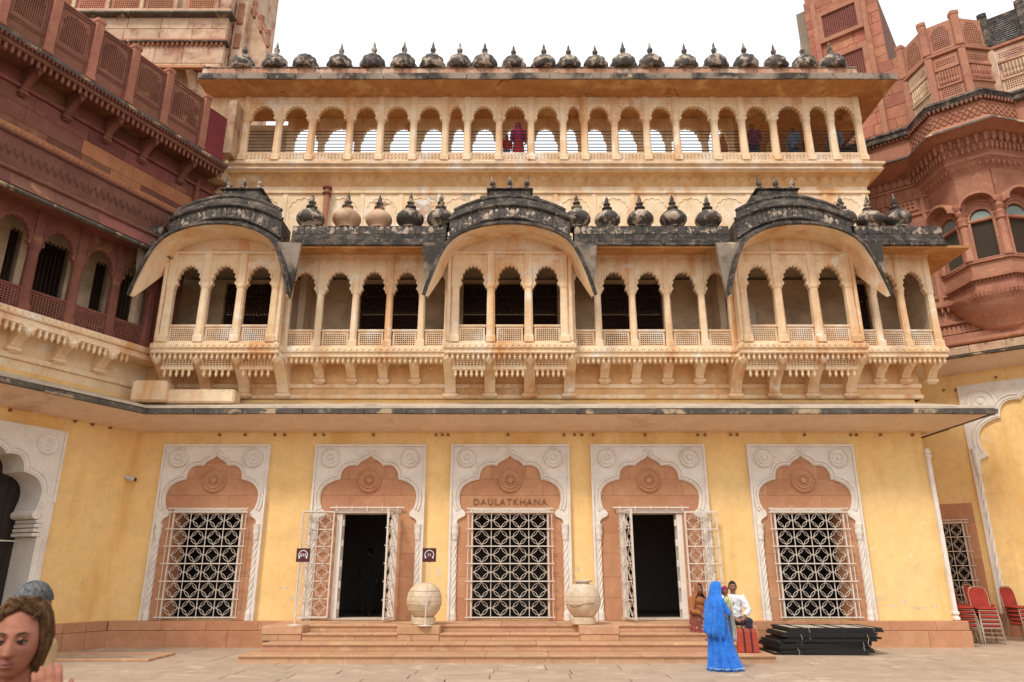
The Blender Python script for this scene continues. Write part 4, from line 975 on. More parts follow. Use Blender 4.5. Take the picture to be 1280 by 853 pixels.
# ================================================================== right wing: yellow below, carved red oriel and terrace above
rw = thing('carved_sandstone_wing', 'carved red sandstone wing with a polygonal oriel window and jali terrace above yellow wall', 'building', (RW.o.x, RW.o.y, 0), RW.rz)
RT0, RT1 = -5.5, 9.0
t0w, zw1 = RW.at(1167, 616, 0); t1w, zw0 = RW.at(1212, 735, 0)
ow0 = -1.42; ow1 = -.72
put('ground_wall', MB().holey([RT0, ow0, ow1, RT1], [-.2, ZP, 3.15, 9.0], lambda i, j: i == 1 and j == 1, 0, .6), YEL, rw)
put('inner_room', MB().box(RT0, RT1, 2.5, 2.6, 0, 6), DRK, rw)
for z0, z1, a, b_ in ((3.15, 3.75, ow0 - .2, ow1 + .35), (2.1, 3.15, ow1, ow1 + .35), (ZP, 2.1, ow1, ow1 + .35)):
    put('stone_block', MB().box(a + .003, b_ - .003, -.03, .2, z0 + .003, z1 - .003, .006), PNK, rw)
g = grille('window_grille', rw, 0, 0, ow1 - ow0, 2.5, ZP + .05, cols=2, rows=6, overhang=.18)
g.matrix_parent_inverse = Matrix(); g.location = ((ow0 + ow1) / 2, -.12, ZP + .05)
px_ = put('plinth', MB().box(RT0, RT1, -.2, .1, -.05, ZP - .012), JNT, rw)
for z0, z1, d in ((-.03, .40, .25), (.405, ZP, .225)):
    x = -3.
    while x < 5: put('plinth_slab', MB().box(x + .003, x + 1.3, -d, .02, z0, z1 - .003, .008), RBL, px_); x += 1.303
# blind arch frame
fc = -.18 + 2.0
arch = [(x * 1.28, z * 1.35 + .75) for x, z in cusped(1.0)]
poly = [(-2.0, ZP), (-1.82, ZP), (-1.82, 4.6), (-1.75, 5.0), (-1.52, 5.1)] + arch + [(1.52, 5.1), (1.75, 5.0), (1.82, 4.6), (1.82, ZP), (2.0, ZP), (2.0, 7.32), (-2.0, 7.32)]
fr = put('arch_frame', MB().prism(poly, -.09, .02), WHI, rw, loc=(fc, 0, 0))
for off, r_ in ((.06, .022), (.16, .03)):
    pth = []
    for i, (x, z) in enumerate(arch):
        d = (Vector(arch[min(len(arch) - 1, i + 1)]) - Vector(arch[max(0, i - 1)])).normalized(); pth.append((x - d.y * off, -.093, z + d.x * off))
    put('arch_moulding', MB().tube(pth, r_, 6), WHI, fr, smooth=60)
for s_ in (-1, 1):
    put('rosette', ros, WHI, fr, loc=(s_ * 1.45, -.092, 6.75), sc=(1.5, 1, 1.5)); put('jamb_column', COLM, WHI, fr, loc=(s_ * 1.86, -.06, ZP), sc=(1, 1, 2.05))
# white end pilaster of the palace corner
upw('corner_pilaster', MB().loft([[(XR + .004, YW - .10 + .0, z), (XR + .10, YW - .10, z), (XR + .10, YW + .2, z), (XR + .004, YW + .2, z)] for z in (ZP, 4.85)]), WHI)
for z in (.62, .75, 4.6, 4.72): upw('pilaster_band', MB().box(XR - .02, XR + .13, YW - .13, YW + .22, z, z + .09, .02), WHI)
# eave with slab edge
pr2 = [(-.02, 7.70), (0, 7.72), (.3, 7.76), (.6, 7.90), (.9, 8.10), (.9, 8.16), (-.02, 8.6)]
put('cove_eave', MB().loft([[(X, -d, z) for d, z in pr2] for X in (RT0, RT1)]), EAV, rw, smooth=40)
edging(rw, lambda t, d: (RT0 * (1 - t) + RT1 * t, -d), 0, 1, 22, CRM, .55, 1.0, 8.10, 8.36, wc=False)
edging(rw, lambda t, d: (RT0 * (1 - t) + RT1 * t, -d), 0, 1, 18, DKE, .80, .985, 8.03, 8.098, wc=False)
for px, py in ((1190, 468), (1180, 488), (1195, 488), (1226, 483), (1245, 472)):
    t, z = RW.at(px, py, 0); put('peg', pg, PEG, rw, loc=(t, -.002, z))
put('red_wall', MB().box(RT0, RT1, 0, 1.2, 8.5, 16.2), CAR, rw)
put('base_moulding', MB().box(RT0, RT1, -.30, .01, 8.62, 8.74, .02), CAR, rw); put('base_moulding', MB().box(RT0, RT1, -.20, .01, 8.742, 8.95, .02), CAR, rw)
put('flute_row', petal_row(-3.5, 4, -.02, 9.02, .26, .13, .04), CAR, rw, kind='stuff')
put('base_moulding', MB().box(RT0, RT1, -.12, .01, 9.32, 9.42, .02), CAR, rw)
# carved panels beside the oriel
tile = MB().holey([-.34 + .068 * i for i in range(11)], [.068 * i for i in range(11)], lambda i, j: 0 < i < 9 and 0 < j < 9 and (i + j) % 2 == 0 and i % 2 == 1, -.05, .0).mesh('carved_panel')
for t, z in ((-.62, 10.5), (-1.6, 10.5), (-.62, 12.4), (-1.6, 12.4), (-2.6, 11.5), (-.62, 13.6), (-1.6, 13.6)): put('carved_panel', tile, CAR, rw, loc=(t, -.002, z), sc=(1, 1, 1.1))
for z in (10.28, 11.42, 12.25, 13.4, 14.5): put('string_course', MB().box(RT0, .2, -.07, .004, z, z + .09, .015), CAR, rw)
for t in (-.14, -1.1, -2.1): put('wall_pilaster', MB().box(t - .07, t + .07, -.065, .003, 9.42, 14.6, .015), CAR, rw)
# polygonal oriel
def poly_at(o, c=1.42, base=.0, hw=1.3, ft=.50, pr=.85):
    """Half-octagon outline, grown by o: wall, front-left, front-right, wall."""
    k = o * .414
    return [(c - hw - o, 0), (c - hw - o + .0, -base - k * 0 - .02), (c - ft - k, -base - pr - o), (c + ft + k, -base - pr - o), (c + hw + o, -base - .02), (c + hw + o, 0)]
def tier(name, o, z0, z1, m_, par, o2=None, base=.0, **k):
    a, b_ = poly_at(o, base=base, **k), poly_at(o if o2 is None else o2, base=base, **k)
    return put(name, MB().loft([[(x, y, z0) for x, y in a[::1]], [(x, y, z1) for x, y in b_]]), m_, par)
ori = put('oriel', MB().loft([[(x, y, z) for x, y in poly_at(.02)] for z in (10.02, 10.35)]), CAR, rw)
tier('oriel_floor', .10, 9.90, 10.02, CAR, ori); tier('oriel_moulding', .16, 10.352, 10.44, CAR, ori); tier('oriel_moulding', .04, 10.445, 10.90, CAR, ori); tier('oriel_moulding', .12, 10.905, 10.99, CAR, ori)
o_ = [(.08, 9.90), (.02, 9.7), (-.25, 9.45), (-.55, 9.2), (-.75, 8.95), (-.83, 8.85)]
# corbel: stacked rings narrowing to a knob
rgs = []
for sc_, z in ((1.12, 9.9), (1.1, 9.82), (1.0, 9.72), (.98, 9.62), (.84, 9.42), (.68, 9.2), (.52, 9.02), (.50, 8.96), (.34, 8.86), (.12, 8.80)):
    rgs.append([(1.42 + 1.28 * sc_ * math.cos(math.pi * (1 + i / 16)), .1 + 1.0 * sc_ * math.sin(math.pi * (1 + i / 16)), z) for i in range(17)])
put('corbel', MB().loft(rgs), CAR, ori, smooth=35); put('corbel_knob', MB().lathe([(.06, .12), (.10, .06), (.13, -.02), (.10, -.1), (.02, -.14)], (1.42, -.08, 8.74), n=12), CAR, ori, smooth=60)
def ring_drops(par, o, z, L, r, step, base=.0, **k):
    pts = poly_at(o, base=base, **k)[1:-1]; mb = MB()
    for a, b_ in zip(pts, pts[1:]):
        a, b_ = Vector(a), Vector(b_); n = max(1, round((b_ - a).length / step))
        for i in range(n):
            p = a + (b_ - a) * (i + .5) / n; mb.lathe([(r * .9, 0.02), (r, -L * .2), (r * .6, -L * .35), (r, -L * .6), (r * .15, -L)], (p.x, p.y, z), n=6)
    return put('pendant_row', mb, CAR, par, kind='stuff', smooth=60)
ring_drops(ori, .12, 9.92, .14, .04, .11); ring_drops(ori, -.08, 9.66, .12, .035, .11); ring_drops(ori, .06, 10.35, .1, .035, .10)
lp = drops(RT0 + 2, .1, -.14, 9.92, .2, .05, .17); put('wall_pendants', lp, CAR, rw, kind='stuff', smooth=60); put('wall_ledge', MB().box(RT0, .2, -.22, .01, 9.92, 10.1, .03), CAR, rw)
GLS = mat('oriel_dark_glass', (.055, .040, .028), (.04, .03, .022), 1., .6, rough=.6, spec=.1, bump=0); FAN = mat('pale_fanlight', (.26, .33, .30), (.20, .26, .24), 3., .8, rough=.3, bump=.1)
vp = poly_at(.0)[1:-1]
for i, (a, b_) in enumerate(zip(vp, vp[1:])):
    a, b_ = Vector(a), Vector(b_); mid = (a + b_) / 2; L_ = (b_ - a).length; ang = math.atan2((b_ - a).y, (b_ - a).x); w_ = L_ - .34
    fc_ = put('window_face', MB().prism([(-L_ / 2, 10.99), (-w_ / 2, 10.99), (-w_ / 2, 12.30)] + [(-w_ / 2 + .04, 12.32)] + foil(w_ / 2 - .04, 12.36, 12.36 + w_ / 2, 1, .0, 12) + [(w_ / 2, 12.32), (w_ / 2, 12.30), (w_ / 2, 10.99), (L_ / 2, 10.99), (L_ / 2, 14.5), (-L_ / 2, 14.5)], -.06, .10), CAR, ori, loc=(mid.x, mid.y, 0), rot=ang)
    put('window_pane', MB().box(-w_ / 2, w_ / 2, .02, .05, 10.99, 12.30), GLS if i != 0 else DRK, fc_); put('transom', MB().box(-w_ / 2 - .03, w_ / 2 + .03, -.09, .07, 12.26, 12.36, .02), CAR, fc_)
    put('fanlight', MB().prism([(w_ / 2 - .05, 12.36)] + foil(w_ / 2 - .05, 12.36, 12.30 + w_ / 2, 1, 0, 12)[::-1] + [(-w_ / 2 + .05, 12.36)], .0, .04), FAN, fc_)
    put('sill', MB().box(-w_ / 2 - .06, w_ / 2 + .06, -.12, .08, 10.95, 11.03, .02), CAR, fc_)
    for s_ in (-1, 1): put('window_frame', MB().box(s_ * w_ / 2 - .04, s_ * w_ / 2 + .04, -.085, .06, 11.03, 12.26, .01), CAR, fc_)
    # small curved hood over each face
    N = 12; hw_ = L_ / 2 - .02; rr = []
    for yy, e in ((-.42, .94), (-.40, 1.0), (.0, 1.0)):
        rr.append([(hw_ * math.cos(math.pi * (1 - q / N)), yy, 12.72 + (hw_ * .92 * e) * math.sin(math.pi * q / N) * 1.0) for q in range(N + 1)])
    b = MB(); r_in = [[(x * .93, y_, 12.70 + (z - 12.72) * .92) for x, y_, z in r] for r in (rr[0], rr[2])]
    b.loft([r_in[0], rr[0], rr[1], rr[2], r_in[1], r_in[0]], cap=False, closed=False); put('curved_hood', b, CAR, fc_, smooth=40)
    put('hood_relief', MB().tube([(x * .72, -.07, 12.55 + (z - 12.72) * .72) for x, _, z in rr[0]], .04, 6), CAR, fc_)
    put('hood_relief', MB().tube([(x * .86, -.065, 12.6 + (z - 12.72) * .86) for x, _, z in rr[0]], .03, 6), CAR, fc_)
PCO = MB().lathe([(.14, 10.99), (.15, 11.1), (.11, 11.16), (.115, 12.1), (.10, 12.16), (.15, 12.22), (.13, 12.32), (.17, 12.42), (.12, 12.5), (.19, 12.64), (.14, 12.72), (.20, 12.86), (.20, 12.95)], n=12).mesh('oriel_column', 45)
for p in vp: put('oriel_column', PCO, CAR, ori, loc=(p[0], p[1] - .03, 0))
tier('oriel_cornice', .05, 13.95, 14.3, CAR, ori, .3); tier('oriel_cornice', .32, 14.302, 14.42, CAR, ori)
ring_drops(ori, .2, 14.3, .22, .06, .2)
put('petal_cove', petal_row(-3., .2, -.02, 14.0, .4, .3, .06), CAR, rw, kind='stuff')
tier('wall_cove', .3, 14.42, 15.0, CAR, ori, .55)
for z_, L_, r_, st_ in ((15.0, .30, .085, .24), (14.72, .22, .06, .17)): ring_drops(ori, .42 if z_ < 14.9 else .55, z_, L_, r_, st_)
put('wall_petals', petal_row(-3.2, .1, -.02, 14.6, .3, .22, .07), CAR, rw, kind='stuff')
# chajja
tier('chajja', .62, 15.0, 15.12, CAR, rw, 1.02, base=.1); tier('chajja_edge', 1.03, 15.12, 15.2, DKE, rw, 1.0, base=.1); tier('chajja_top', 1.0, 15.2, 15.5, CAR, rw, .62, base=.1)
put('chajja', MB().loft([[(X, 0, 14.9), (X, -1.0, 15.12), (X, -1.0, 15.2), (X, 0, 15.5)] for X in (RT0, .2)]), CAR, rw); put('chajja_edge', MB().box(RT0, .2, -1.04, -.9, 15.115, 15.205, .02), DKE, rw)
put('chajja', MB().loft([[(X, 0, 14.9), (X, -1.0, 15.12), (X, -1.0, 15.2), (X, 0, 15.5)] for X in (2.6, RT1)]), CAR, rw); put('chajja_edge', MB().box(2.6, RT1, -1.04, -.9, 15.115, 15.205, .02), DKE, rw)
# lattice frieze, ledge
tier('frieze', .60, 15.45, 16.1, CAR, rw, .60, base=.1); put('frieze', MB().box(RT0, RT1, -.6, .1, 15.4, 16.1), CAR, rw)
fx = MB()
pts = [Vector((-3.5, -.62))] + [Vector(p) for p in poly_at(.615, base=.1)[1:-1]] + [Vector((5, -.62))]
for a, b_ in zip(pts, pts[1:]):
    n = max(1, round((b_ - a).length / .2))
    for i in range(n):
        p, q = a + (b_ - a) * i / n, a + (b_ - a) * (i + 1) / n
        fx.tube([(p.x, p.y, 15.55), (q.x, q.y, 15.78), (p.x, p.y, 16.02)], .022, 4); fx.tube([(q.x, q.y, 15.55), (p.x, p.y, 15.78), (q.x, q.y, 16.02)], .022, 4)
put('frieze_lattice', fx, CAR, rw, kind='stuff')
ring_drops(rw, .70, 16.16, .12, .05, .13, base=.1); put('pendant_row', drops(-3.5, .0, -.70, 16.16, .12, .05, .13), CAR, rw, kind='stuff', smooth=60)
tier('terrace_ledge', .72, 16.12, 16.3, BLK, rw, .8, base=.1); tier('terrace_ledge', .82, 16.302, 16.45, BLK, rw, .7, base=.1)
put('terrace_ledge', MB().box(RT0, RT1, -.80, .1, 16.11, 16.30, .03), BLK, rw); put('terrace_ledge', MB().box(RT0, RT1, -.84, .1, 16.303, 16.44, .04), BLK, rw)
# terrace: screens below, pierced parapet above
vt = [(-.0 + .15, -.65), (.95, -1.43), (1.9, -1.43), (2.65, -.65), (3.7, -.65), (4.8, -.65)]
fmask = lambda u, v: (.08 < v < .25) or (.36 < v < .66) or (.76 < v < .92)
for i, (a, b_) in enumerate(zip(vt, vt[1:])):
    a, b_ = Vector(a), Vector(b_); mid = (a + b_) / 2; L_ = (b_ - a).length; ang = math.atan2((b_ - a).y, (b_ - a).x)
    m1 = CRM if i in (0, 3) else CAR; m2 = BLK if i >= 3 else CAR
    s1 = put('terrace_screen', jali_mesh(L_ - .24, 1.72, 11, 20, .07, .07, mask=lambda u, v: fmask(u, v) and abs(u) < .84, open_=.62), m1, rw, loc=(mid.x, mid.y, 16.46), rot=ang)
    for z in (.55, 1.2): put('screen_rail', MB().box(-L_ / 2 + .12, L_ / 2 - .12, -.08, .05, z - .04, z + .04, .01), m1, s1)
    bl = MB()
    for q in range(7): bl.lathe([(.03, .62), (.05, .70), (.025, .8), (.04, .9), (.03, 1.12)], ((q - 3) * (L_ - .4) / 7, -.05, 0), n=6)
    put('baluster_row', bl, m1, s1, kind='stuff')
    put('terrace_string', MB().box(-L_ / 2 - .03, L_ / 2 + .03, -.12, .1, 0, .12, .02), m2 if i < 3 else CAR, rw, loc=(mid.x, mid.y, 18.2), rot=ang)
    s2 = put('parapet_panel', jali_mesh(L_ - .22, 1.12, 11, 13, .07, .05, mask=lambda u, v: abs(u) < .66 and .12 < v < .93 and (v < .55 or (abs(u) / .66) ** 2 + ((v - .55) / .36) ** 2 < 1), open_=.66), m2, rw, loc=(mid.x, mid.y, 18.33), rot=ang)
    put('panel_sill', MB().box(-L_ / 2 + .11, L_ / 2 - .11, -.06, .06, .02, .14, .02), m2, s2)
    p_ = put('terrace_post', MB().box(-.11, .11, -.12, .10, 16.45, 18.2, .03), m1 if i in (1, 3) else CAR, rw, loc=(a.x, a.y, 0), rot=ang / 2)
    p_ = put('parapet_post', MB().box(-.12, .12, -.14, .10, 18.32, 19.62, .03), m2, rw, loc=(a.x, a.y, 0), rot=ang / 2); put('post_cap', MB().box(-.14, .14, -.16, .12, 19.5, 19.7, .04), m2, p_)
put('terrace_back', MB().box(.9, RT1, .6, .8, 16.2, 18.0), RBL, rw)
put('terrace_floor', MB().box(RT0, RT1, -.6, 3, 16.1, 16.42), TERR, rw)

# ================================================================== red block tower behind the right wing
ta, _ = RW.at(1012, 60, .5); tb, _ = RW.at(1107, 60, .5)
rt = thing('red_block_tower', 'tall plain red sandstone tower with small pierced windows beside the jali terrace', 'tower', (RW.o.x, RW.o.y, 0), RW.rz)
tb2 = .35
put('tower_core', MB().box(ta + .03, tb - .03, .55, 8, 10, 23.6), RED, rt); put('tower_core', MB().box(tb - .1, tb2 + 1.2, .56, 6, 10, zat(70, 21.0) - .2), RED, rt)
put('side_wall', MB().loft([[(ta + .02, .6, 10), (ta + .02, 8, 10), (ta - .35, 8, 10), (ta - .35, .6, 10)], [(ta + .02, .6, 24), (ta + .02, 8, 24), (ta - .35, 8, 24), (ta - .35, .6, 24)]]), mat('shaded_side_plaster', (.36, .29, .21), (.26, .21, .15), .8, .9, stain=(.15, .12, .09), st_sc=.8, st_lo=.5, st_hi=.7, streak=True, bump=.3), rt)  # side face: its greenish shade is put into the plaster colour
wa, wb = RW.at(1028, 60, .45)[0], RW.at(1084, 60, .45)[0]
z = 13.9; k = 0
jwin = [(RW.at(1055, 103, .45)[1], RW.at(1055, 70, .45)[1]), (RW.at(1055, 40, .45)[1], RW.at(1055, 10, .45)[1])]
while z < 24:
    hgt = rnd.choice((.42, .5, .56)); z1 = z + hgt; x = ta + rnd.uniform(-.0, .0)
    top = RW.at(1085, 76, .5)[1]
    end = tb if z1 > top else tb2 + 1.2
    if z1 > top and z < top: z1 = top
    while x < end - .01:
        x2 = min(end, x + rnd.uniform(.5, 1.3)); x2 = end if end - x2 < .25 else x2
        zm = (z + z1) / 2; dz = rnd.uniform(-.02, .02)
        put('stone_block', MB().box(x + .004, x2 - .004, .5 + dz * .5, .75, z + .004, z1 - .004, .010), RBL, rt); x = x2
    z = z1; k += 1
for z0, z1 in jwin:
    W = wb - wa - .3
    f_ = put('window_surround', MB().holey([-W / 2 - .18, -W / 2, W / 2, W / 2 + .18], [-.18, 0, z1 - z0, z1 - z0 + .18], lambda i, j: i == 1 and j == 1, -.10, .05), CAR, rt, loc=((wa + wb) / 2, .45, z0))
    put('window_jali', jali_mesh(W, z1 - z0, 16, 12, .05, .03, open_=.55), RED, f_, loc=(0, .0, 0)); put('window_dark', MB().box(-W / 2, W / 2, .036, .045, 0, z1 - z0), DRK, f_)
for s_ in (wa - .12, wb + .12): put('pilaster', MB().box(s_ - .1, s_ + .1, .36, .52, 13, 24, .02), CAR, rt)
put('tower_string', MB().box(ta - .02, tb2 + .9, .40, .6, 16.3, 16.42, .02), CAR, rt)
for q in range(3): put('merlon', MB().box(-.14, .14, .5, .8, 23.6, 24.6, .03), CAR, rt, loc=(ta + .2 + q * 1.0, 0, 0))

# ================================================================== movable things
TMP = bpy.data.scenes.new('bench')
def solid(tubes, vox, name, smooth=True, fac=None):
    """Overlapping closed pieces fused into one continuous surface."""
    b = tubes if isinstance(tubes, MB) else MB()
    me = b.mesh(name); o = bpy.data.objects.new('tmp', me); TMP.collection.objects.link(o)
    m = o.modifiers.new('r', 'REMESH'); m.mode = 'VOXEL'; m.voxel_size = vox; m.use_smooth_shade = True
    s = o.modifiers.new('s', 'SMOOTH'); s.factor = .5; s.iterations = fac if fac is not None else 4
    vl = TMP.view_layers[0]; vl.update()
    r = bpy.data.meshes.new_from_object(o.evaluated_get(vl.depsgraph)); r.name = name
    bpy.data.objects.remove(o); r.materials.clear(); r.shade_smooth(); return r
def ell(b, c, rx, ry, rz, n=14, rot=None):
    rg = []
    for j in range(1, n):
        t = math.pi * j / n - math.pi / 2
        ring = [Vector((rx * math.cos(t) * math.cos(2 * math.pi * i / n), ry * math.cos(t) * math.sin(2 * math.pi * i / n), rz * math.sin(t))) for i in range(n)]
        rg.append([Vector(c) + (rot @ p if rot else p) for p in ring])
    return b.loft(rg)
POT = mat('cream_stone_pot', (.72, .58, .40), (.62, .46, .30), 2., .9, stain=(.80, .70, .56), st_sc=2., st_lo=.5, st_hi=.7, spot=(.48, .32, .18), sp_sc=3, sp_lo=.66, sp_hi=.74, bump=.3)
CRK = mat('dark_crack', (.13, .08, .05), bump=0)
def pot(px, label, lip, crack):
    X, _ = at(px, 778, 17.35)
    t = thing('stone_pot', label, 'pot', (X, 17.42, .628))
    put('pot_base', MB().lathe([(.25, 0), (.27, .02), (.27, .14), (.25, .16)], n=28), POT, t, smooth=40)
    pr = [(.17, .14), (.26, .19), (.345, .30), (.395, .42), (.400, .44), (.392, .455), (.398, .47), (.40, .56), (.392, .585), (.388, .60), (.37, .68), (.31, .78), (.22, .855), (.12, .89), (.02, .895)]
    bd = put('pot_body', MB().lathe(pr, n=36), POT, t, smooth=35)
    if lip: put('pot_lip', MB().lathe([(.15, .87), (.155, .90), (.22, .915), (.225, .945), (.20, .955), (.02, .955)], n=28), POT, bd, smooth=40)
    for z, r in ((.44, .403), (.60, .392)) + (((.72, .355), (.32, .36)) if not lip else ()):
        put('band_groove', MB().tube([(r * math.cos(a), r * math.sin(a), z) for a in [2 * math.pi * i / 40 for i in range(40)]], .006, 5, closed=True), POT, bd)
    if crack:
        pth = [(-.9, .40), (-.8, .37), (-.68, .365), (-.55, .36), (-.4, .385), (-.28, .40), (-.15, .425), (.2, .43), (.6, .435)]
        put('crack', MB().tube([(.405 * math.sin(a), -.405 * math.cos(a), z + .02) for a, z in pth], .007, 4), CRK, bd)
pot(529, 'round cream stone pot without rim, behind the number 11 sign', False, False)
pot(730, 'round cream stone pot with a flat rim and a cracked belly', True, True)

MAR = mat('maroon_board', (.095, .018, .022), rough=.4, bump=0); PAP = mat('white_print', (.82, .80, .78), rough=.5, bump=0)
def text_mesh(s, size, ext=.002):
    c = bpy.data.curves.new('t', 'FONT'); c.body = s; c.size = size; c.align_x = 'CENTER'; c.align_y = 'CENTER'; c.extrude = ext; c.offset = size * .02
    o = bpy.data.objects.new('tmp', c); COL.objects.link(o); bpy.context.view_layer.update()
    m = bpy.data.meshes.new_from_object(o.evaluated_get(bpy.context.evaluated_depsgraph_get())); bpy.data.objects.remove(o); return m
def sign(px, pyb, Y, txt, label, lean):
    X, _ = at(px, pyb, Y); z0 = .629
    t = thing('audio_guide_sign', label, 'sign', (X, Y, z0), group='audio guide signs on the steps')
    H = 1.36
    put('base_plate', MB().lathe([(.165, 0), (.165, .012), (.03, .022), (.015, .03)], n=24), GRI, t, smooth=40)
    put('pole', MB().tube([(0, 0, .02), (lean, 0, H)], .013, 8), GRI, t, smooth=60)
    bd = put('board', MB().box(-.155, .155, -.03, -.012, 0, .30, .004), MAR, t, loc=(lean, 0, H - .02))
    hp = MB(); N = 18
    pts = [(.10 * math.cos(a), .150 + .10 * math.sin(a)) for a in [R(-38) + R(256) * i / N for i in range(N + 1)]]
    hp.tube([(x, -.031, z) for x, z in pts], .0095, 6)
    for s_ in (-1, 1): hp.box(s_ * .082 - .016, s_ * .082 + .016, -.034, -.029, .075, .125, .002)
    put('headphone_mark', hp, PAP, bd, kind='stuff'); put('number', text_mesh(txt, .088), PAP, bd, loc=(0, -.032, .150), rot=(R(90), 0, 0), kind='stuff')
sign(368, 778, 17.1, 'G15', 'maroon headphone sign reading G15 on a thin pole', .075)
sign(531, 781, 16.97, '11', 'maroon headphone sign reading 11 on a thin pole before the round pot', .05)

# red folded seats: stacked banquet chairs
RDF = mat('red_upholstery', (.42, .055, .035), (.34, .04, .03), 3., .8, rough=.8, bump=.3, bsc=50, spec=.2); CHR = mat('gold_chrome', (.55, .44, .32), rough=.28, metal=.85, bump=0)
def chair_meshes():
    st = MB().box(-.22, .22, -.22, .22, .43, .50, .03)
    bk = MB(); rg = []
    for z, w_ in ((.56, .19), (.60, .215), (.80, .215), (.90, .19), (.95, .13), (.965, .06)): rg.append([(-w_, .235 + (z - .5) * .16, z), (w_, .235 + (z - .5) * .16, z), (w_, .275 + (z - .5) * .16, z), (-w_, .275 + (z - .5) * .16, z)])
    bk.loft(rg)
    out = {'seat': st.mesh('seat', 60), 'backrest': bk.mesh('backrest', 50)}
    for s_, nm in ((-1, 'l'), (1, 'r')):
        out['f' + nm] = MB().tube([(s_ * .20, -.20, .43), (s_ * .225, -.25, .2), (s_ * .235, -.28, 0)], .012, 7).mesh('leg', 60)
        out['b' + nm] = MB().tube([(s_ * .235, .36, 0), (s_ * .225, .27, .25), (s_ * .22, .235, .46), (s_ * .22, .262, .62), (s_ * .22, .305, .82), (s_ * .19, .325, .92), (s_ * .12, .335, .975), (0, .338, .99)], .012, 7).mesh('leg', 60)
    out['ring'] = MB().tube([(-.21, -.21, .42), (.21, -.21, .42), (.21, .22, .42), (-.21, .22, .42)], .011, 6, closed=True).mesh('seat_frame', 60)
    out['brace'] = MB().tube([(-.225, -.245, .2), (.225, -.245, .2)], .008, 6).mesh('stretcher', 60)
    return out
CM = chair_meshes()
def chair(loc, rz, label, group, tilt=0):
    t = thing('banquet_chair', label, 'chair', loc, rz, group); t.rotation_euler = (tilt, 0, rz)
    put('seat', CM['seat'], RDF, t); put('backrest', CM['backrest'], RDF, t)
    for k in ('fl', 'fr', 'bl', 'br'): put('leg', CM[k], CHR, t)
    put('seat_frame', CM['ring'], CHR, t); put('stretcher', CM['brace'], CHR, t)
G1 = 'red chairs stacked by the barred window'
XA, YA_ = at(1229, 806, 19.7)[0], 19.6
ORD = ['bottom of the', 'second of the', 'third of the', 'fourth of the', 'top of the']
for i in range(5): chair((XA + .17, YA_ + i * .012, i * .10), R(-14), 'red padded banquet chair, %s stack of five by the plinth end' % ORD[i], G1)
for i in range(5): chair((XA - .36, YA_ + .12, i * .105), R(72), 'red padded banquet chair, %s stack turned sideways under the barred window' % ORD[i], G1)
for i in range(5): chair((XA + .62, YA_ + .85, i * .11), R(24), 'red padded banquet chair, %s stack standing behind the other stacks at the wall' % ORD[i], G1)
for i in range(5): chair((XA + .05, YA_ + .95, i * .11), R(8), 'red padded banquet chair, %s stack tucked into the corner under the grille' % ORD[i], G1)
XB = at(1278, 800, 20.3)[0]
for i in range(5): chair((XB + .1, 20.3 + i * .012, i * .10), R(10), 'red padded banquet chair, %s stack of five beside the white pilaster' % ['bottom of the', 'second of the', 'third of the', 'fourth of the', 'top of the'][i], 'red chairs stacked by the white pilaster')

# pile of folded black stage frames
BKF = mat('black_frame', (.012, .011, .011), (.02, .018, .017), 3., .7, rough=.55, bump=.3, spot=(.07, .06, .05), sp_sc=4, sp_lo=.66, sp_hi=.75); CNV = mat('pale_panel', (.55, .47, .38), (.44, .36, .28), 2., .8, bump=.2)
XF0, XF1 = at(983, 824, 16.95)[0], at(1101, 824, 16.95)[0]; LF = XF1 - XF0; CXF = (XF0 + XF1) / 2
nf = 12; nth = ['lowest', 'second', 'third', 'fourth', 'fifth', 'sixth', 'seventh', 'eighth', 'ninth', 'tenth', 'eleventh', 'top']
for i in range(nf):
    dx = -.10 + .022 * i + rnd.uniform(-.10, .10); rz = R(rnd.uniform(-2.6, 1.6)) - R(1)
    if i in (3, 4): dx -= .18; rz = R(3)
    t = thing('black_frame_panel', 'black folding frame with pale panel, %s of the pile by the plinth' % nth[i], 'frame', (CXF + dx, 17.66 + rnd.uniform(-.04, .04), .024 + i * .0465), rz, 'pile of black folding frames')
    d = .62; x_ = LF / 2
    put('outer_frame', MB().holey([-x_, -x_ + .07, x_ - .07, x_], [-d, -d + .07, d - .07, d], lambda a, b_: a == 1 and b_ == 1, 0, .05).mesh('outer_frame'), BKF, t, rot=(R(-90), 0, 0), loc=(0, 0, .052)) if False else None
    fm = MB(); a = x_; e = .07
    fm.flat([(-a, -d), (a, -d), (a - e, -d + e), (-a + e, -d + e)], 0, .042); fm.flat([(a, -d), (a, d), (a - e, d - e), (a - e, -d + e)], 0, .042)
    fm.flat([(a, d), (-a, d), (-a + e, d - e), (a - e, d - e)], 0, .042); fm.flat([(-a, d), (-a, -d), (-a + e, -d + e), (-a + e, d - e)], 0, .042)
    put('outer_frame', fm, BKF, t)
    for u in (-.33, -.05, .12, .38): put('cross_bar', MB().box(u * LF - .035, u * LF + .035, -d + .06, d - .06, .006, .038), BKF, t)
    for u0, u1 in ((-.46, -.36), (-.30, -.08), (-.02, .09), (.15, .35), (.41, .46)):
        put('panel', MB().box(u0 * LF, u1 * LF, -d + .075, d - .075, .004, .034), CNV, t)
    for u in (-.3, .4):
        if i % 3 == 2: put('rope_tie', MB().tube([(u * LF, -d - .006, .05), (u * LF + .02, -d - .012, -.04), (u * LF - .01, -d - .012, -.13), (u * LF + .03, -d - .008, -.20)], .006, 5), CNV, t)

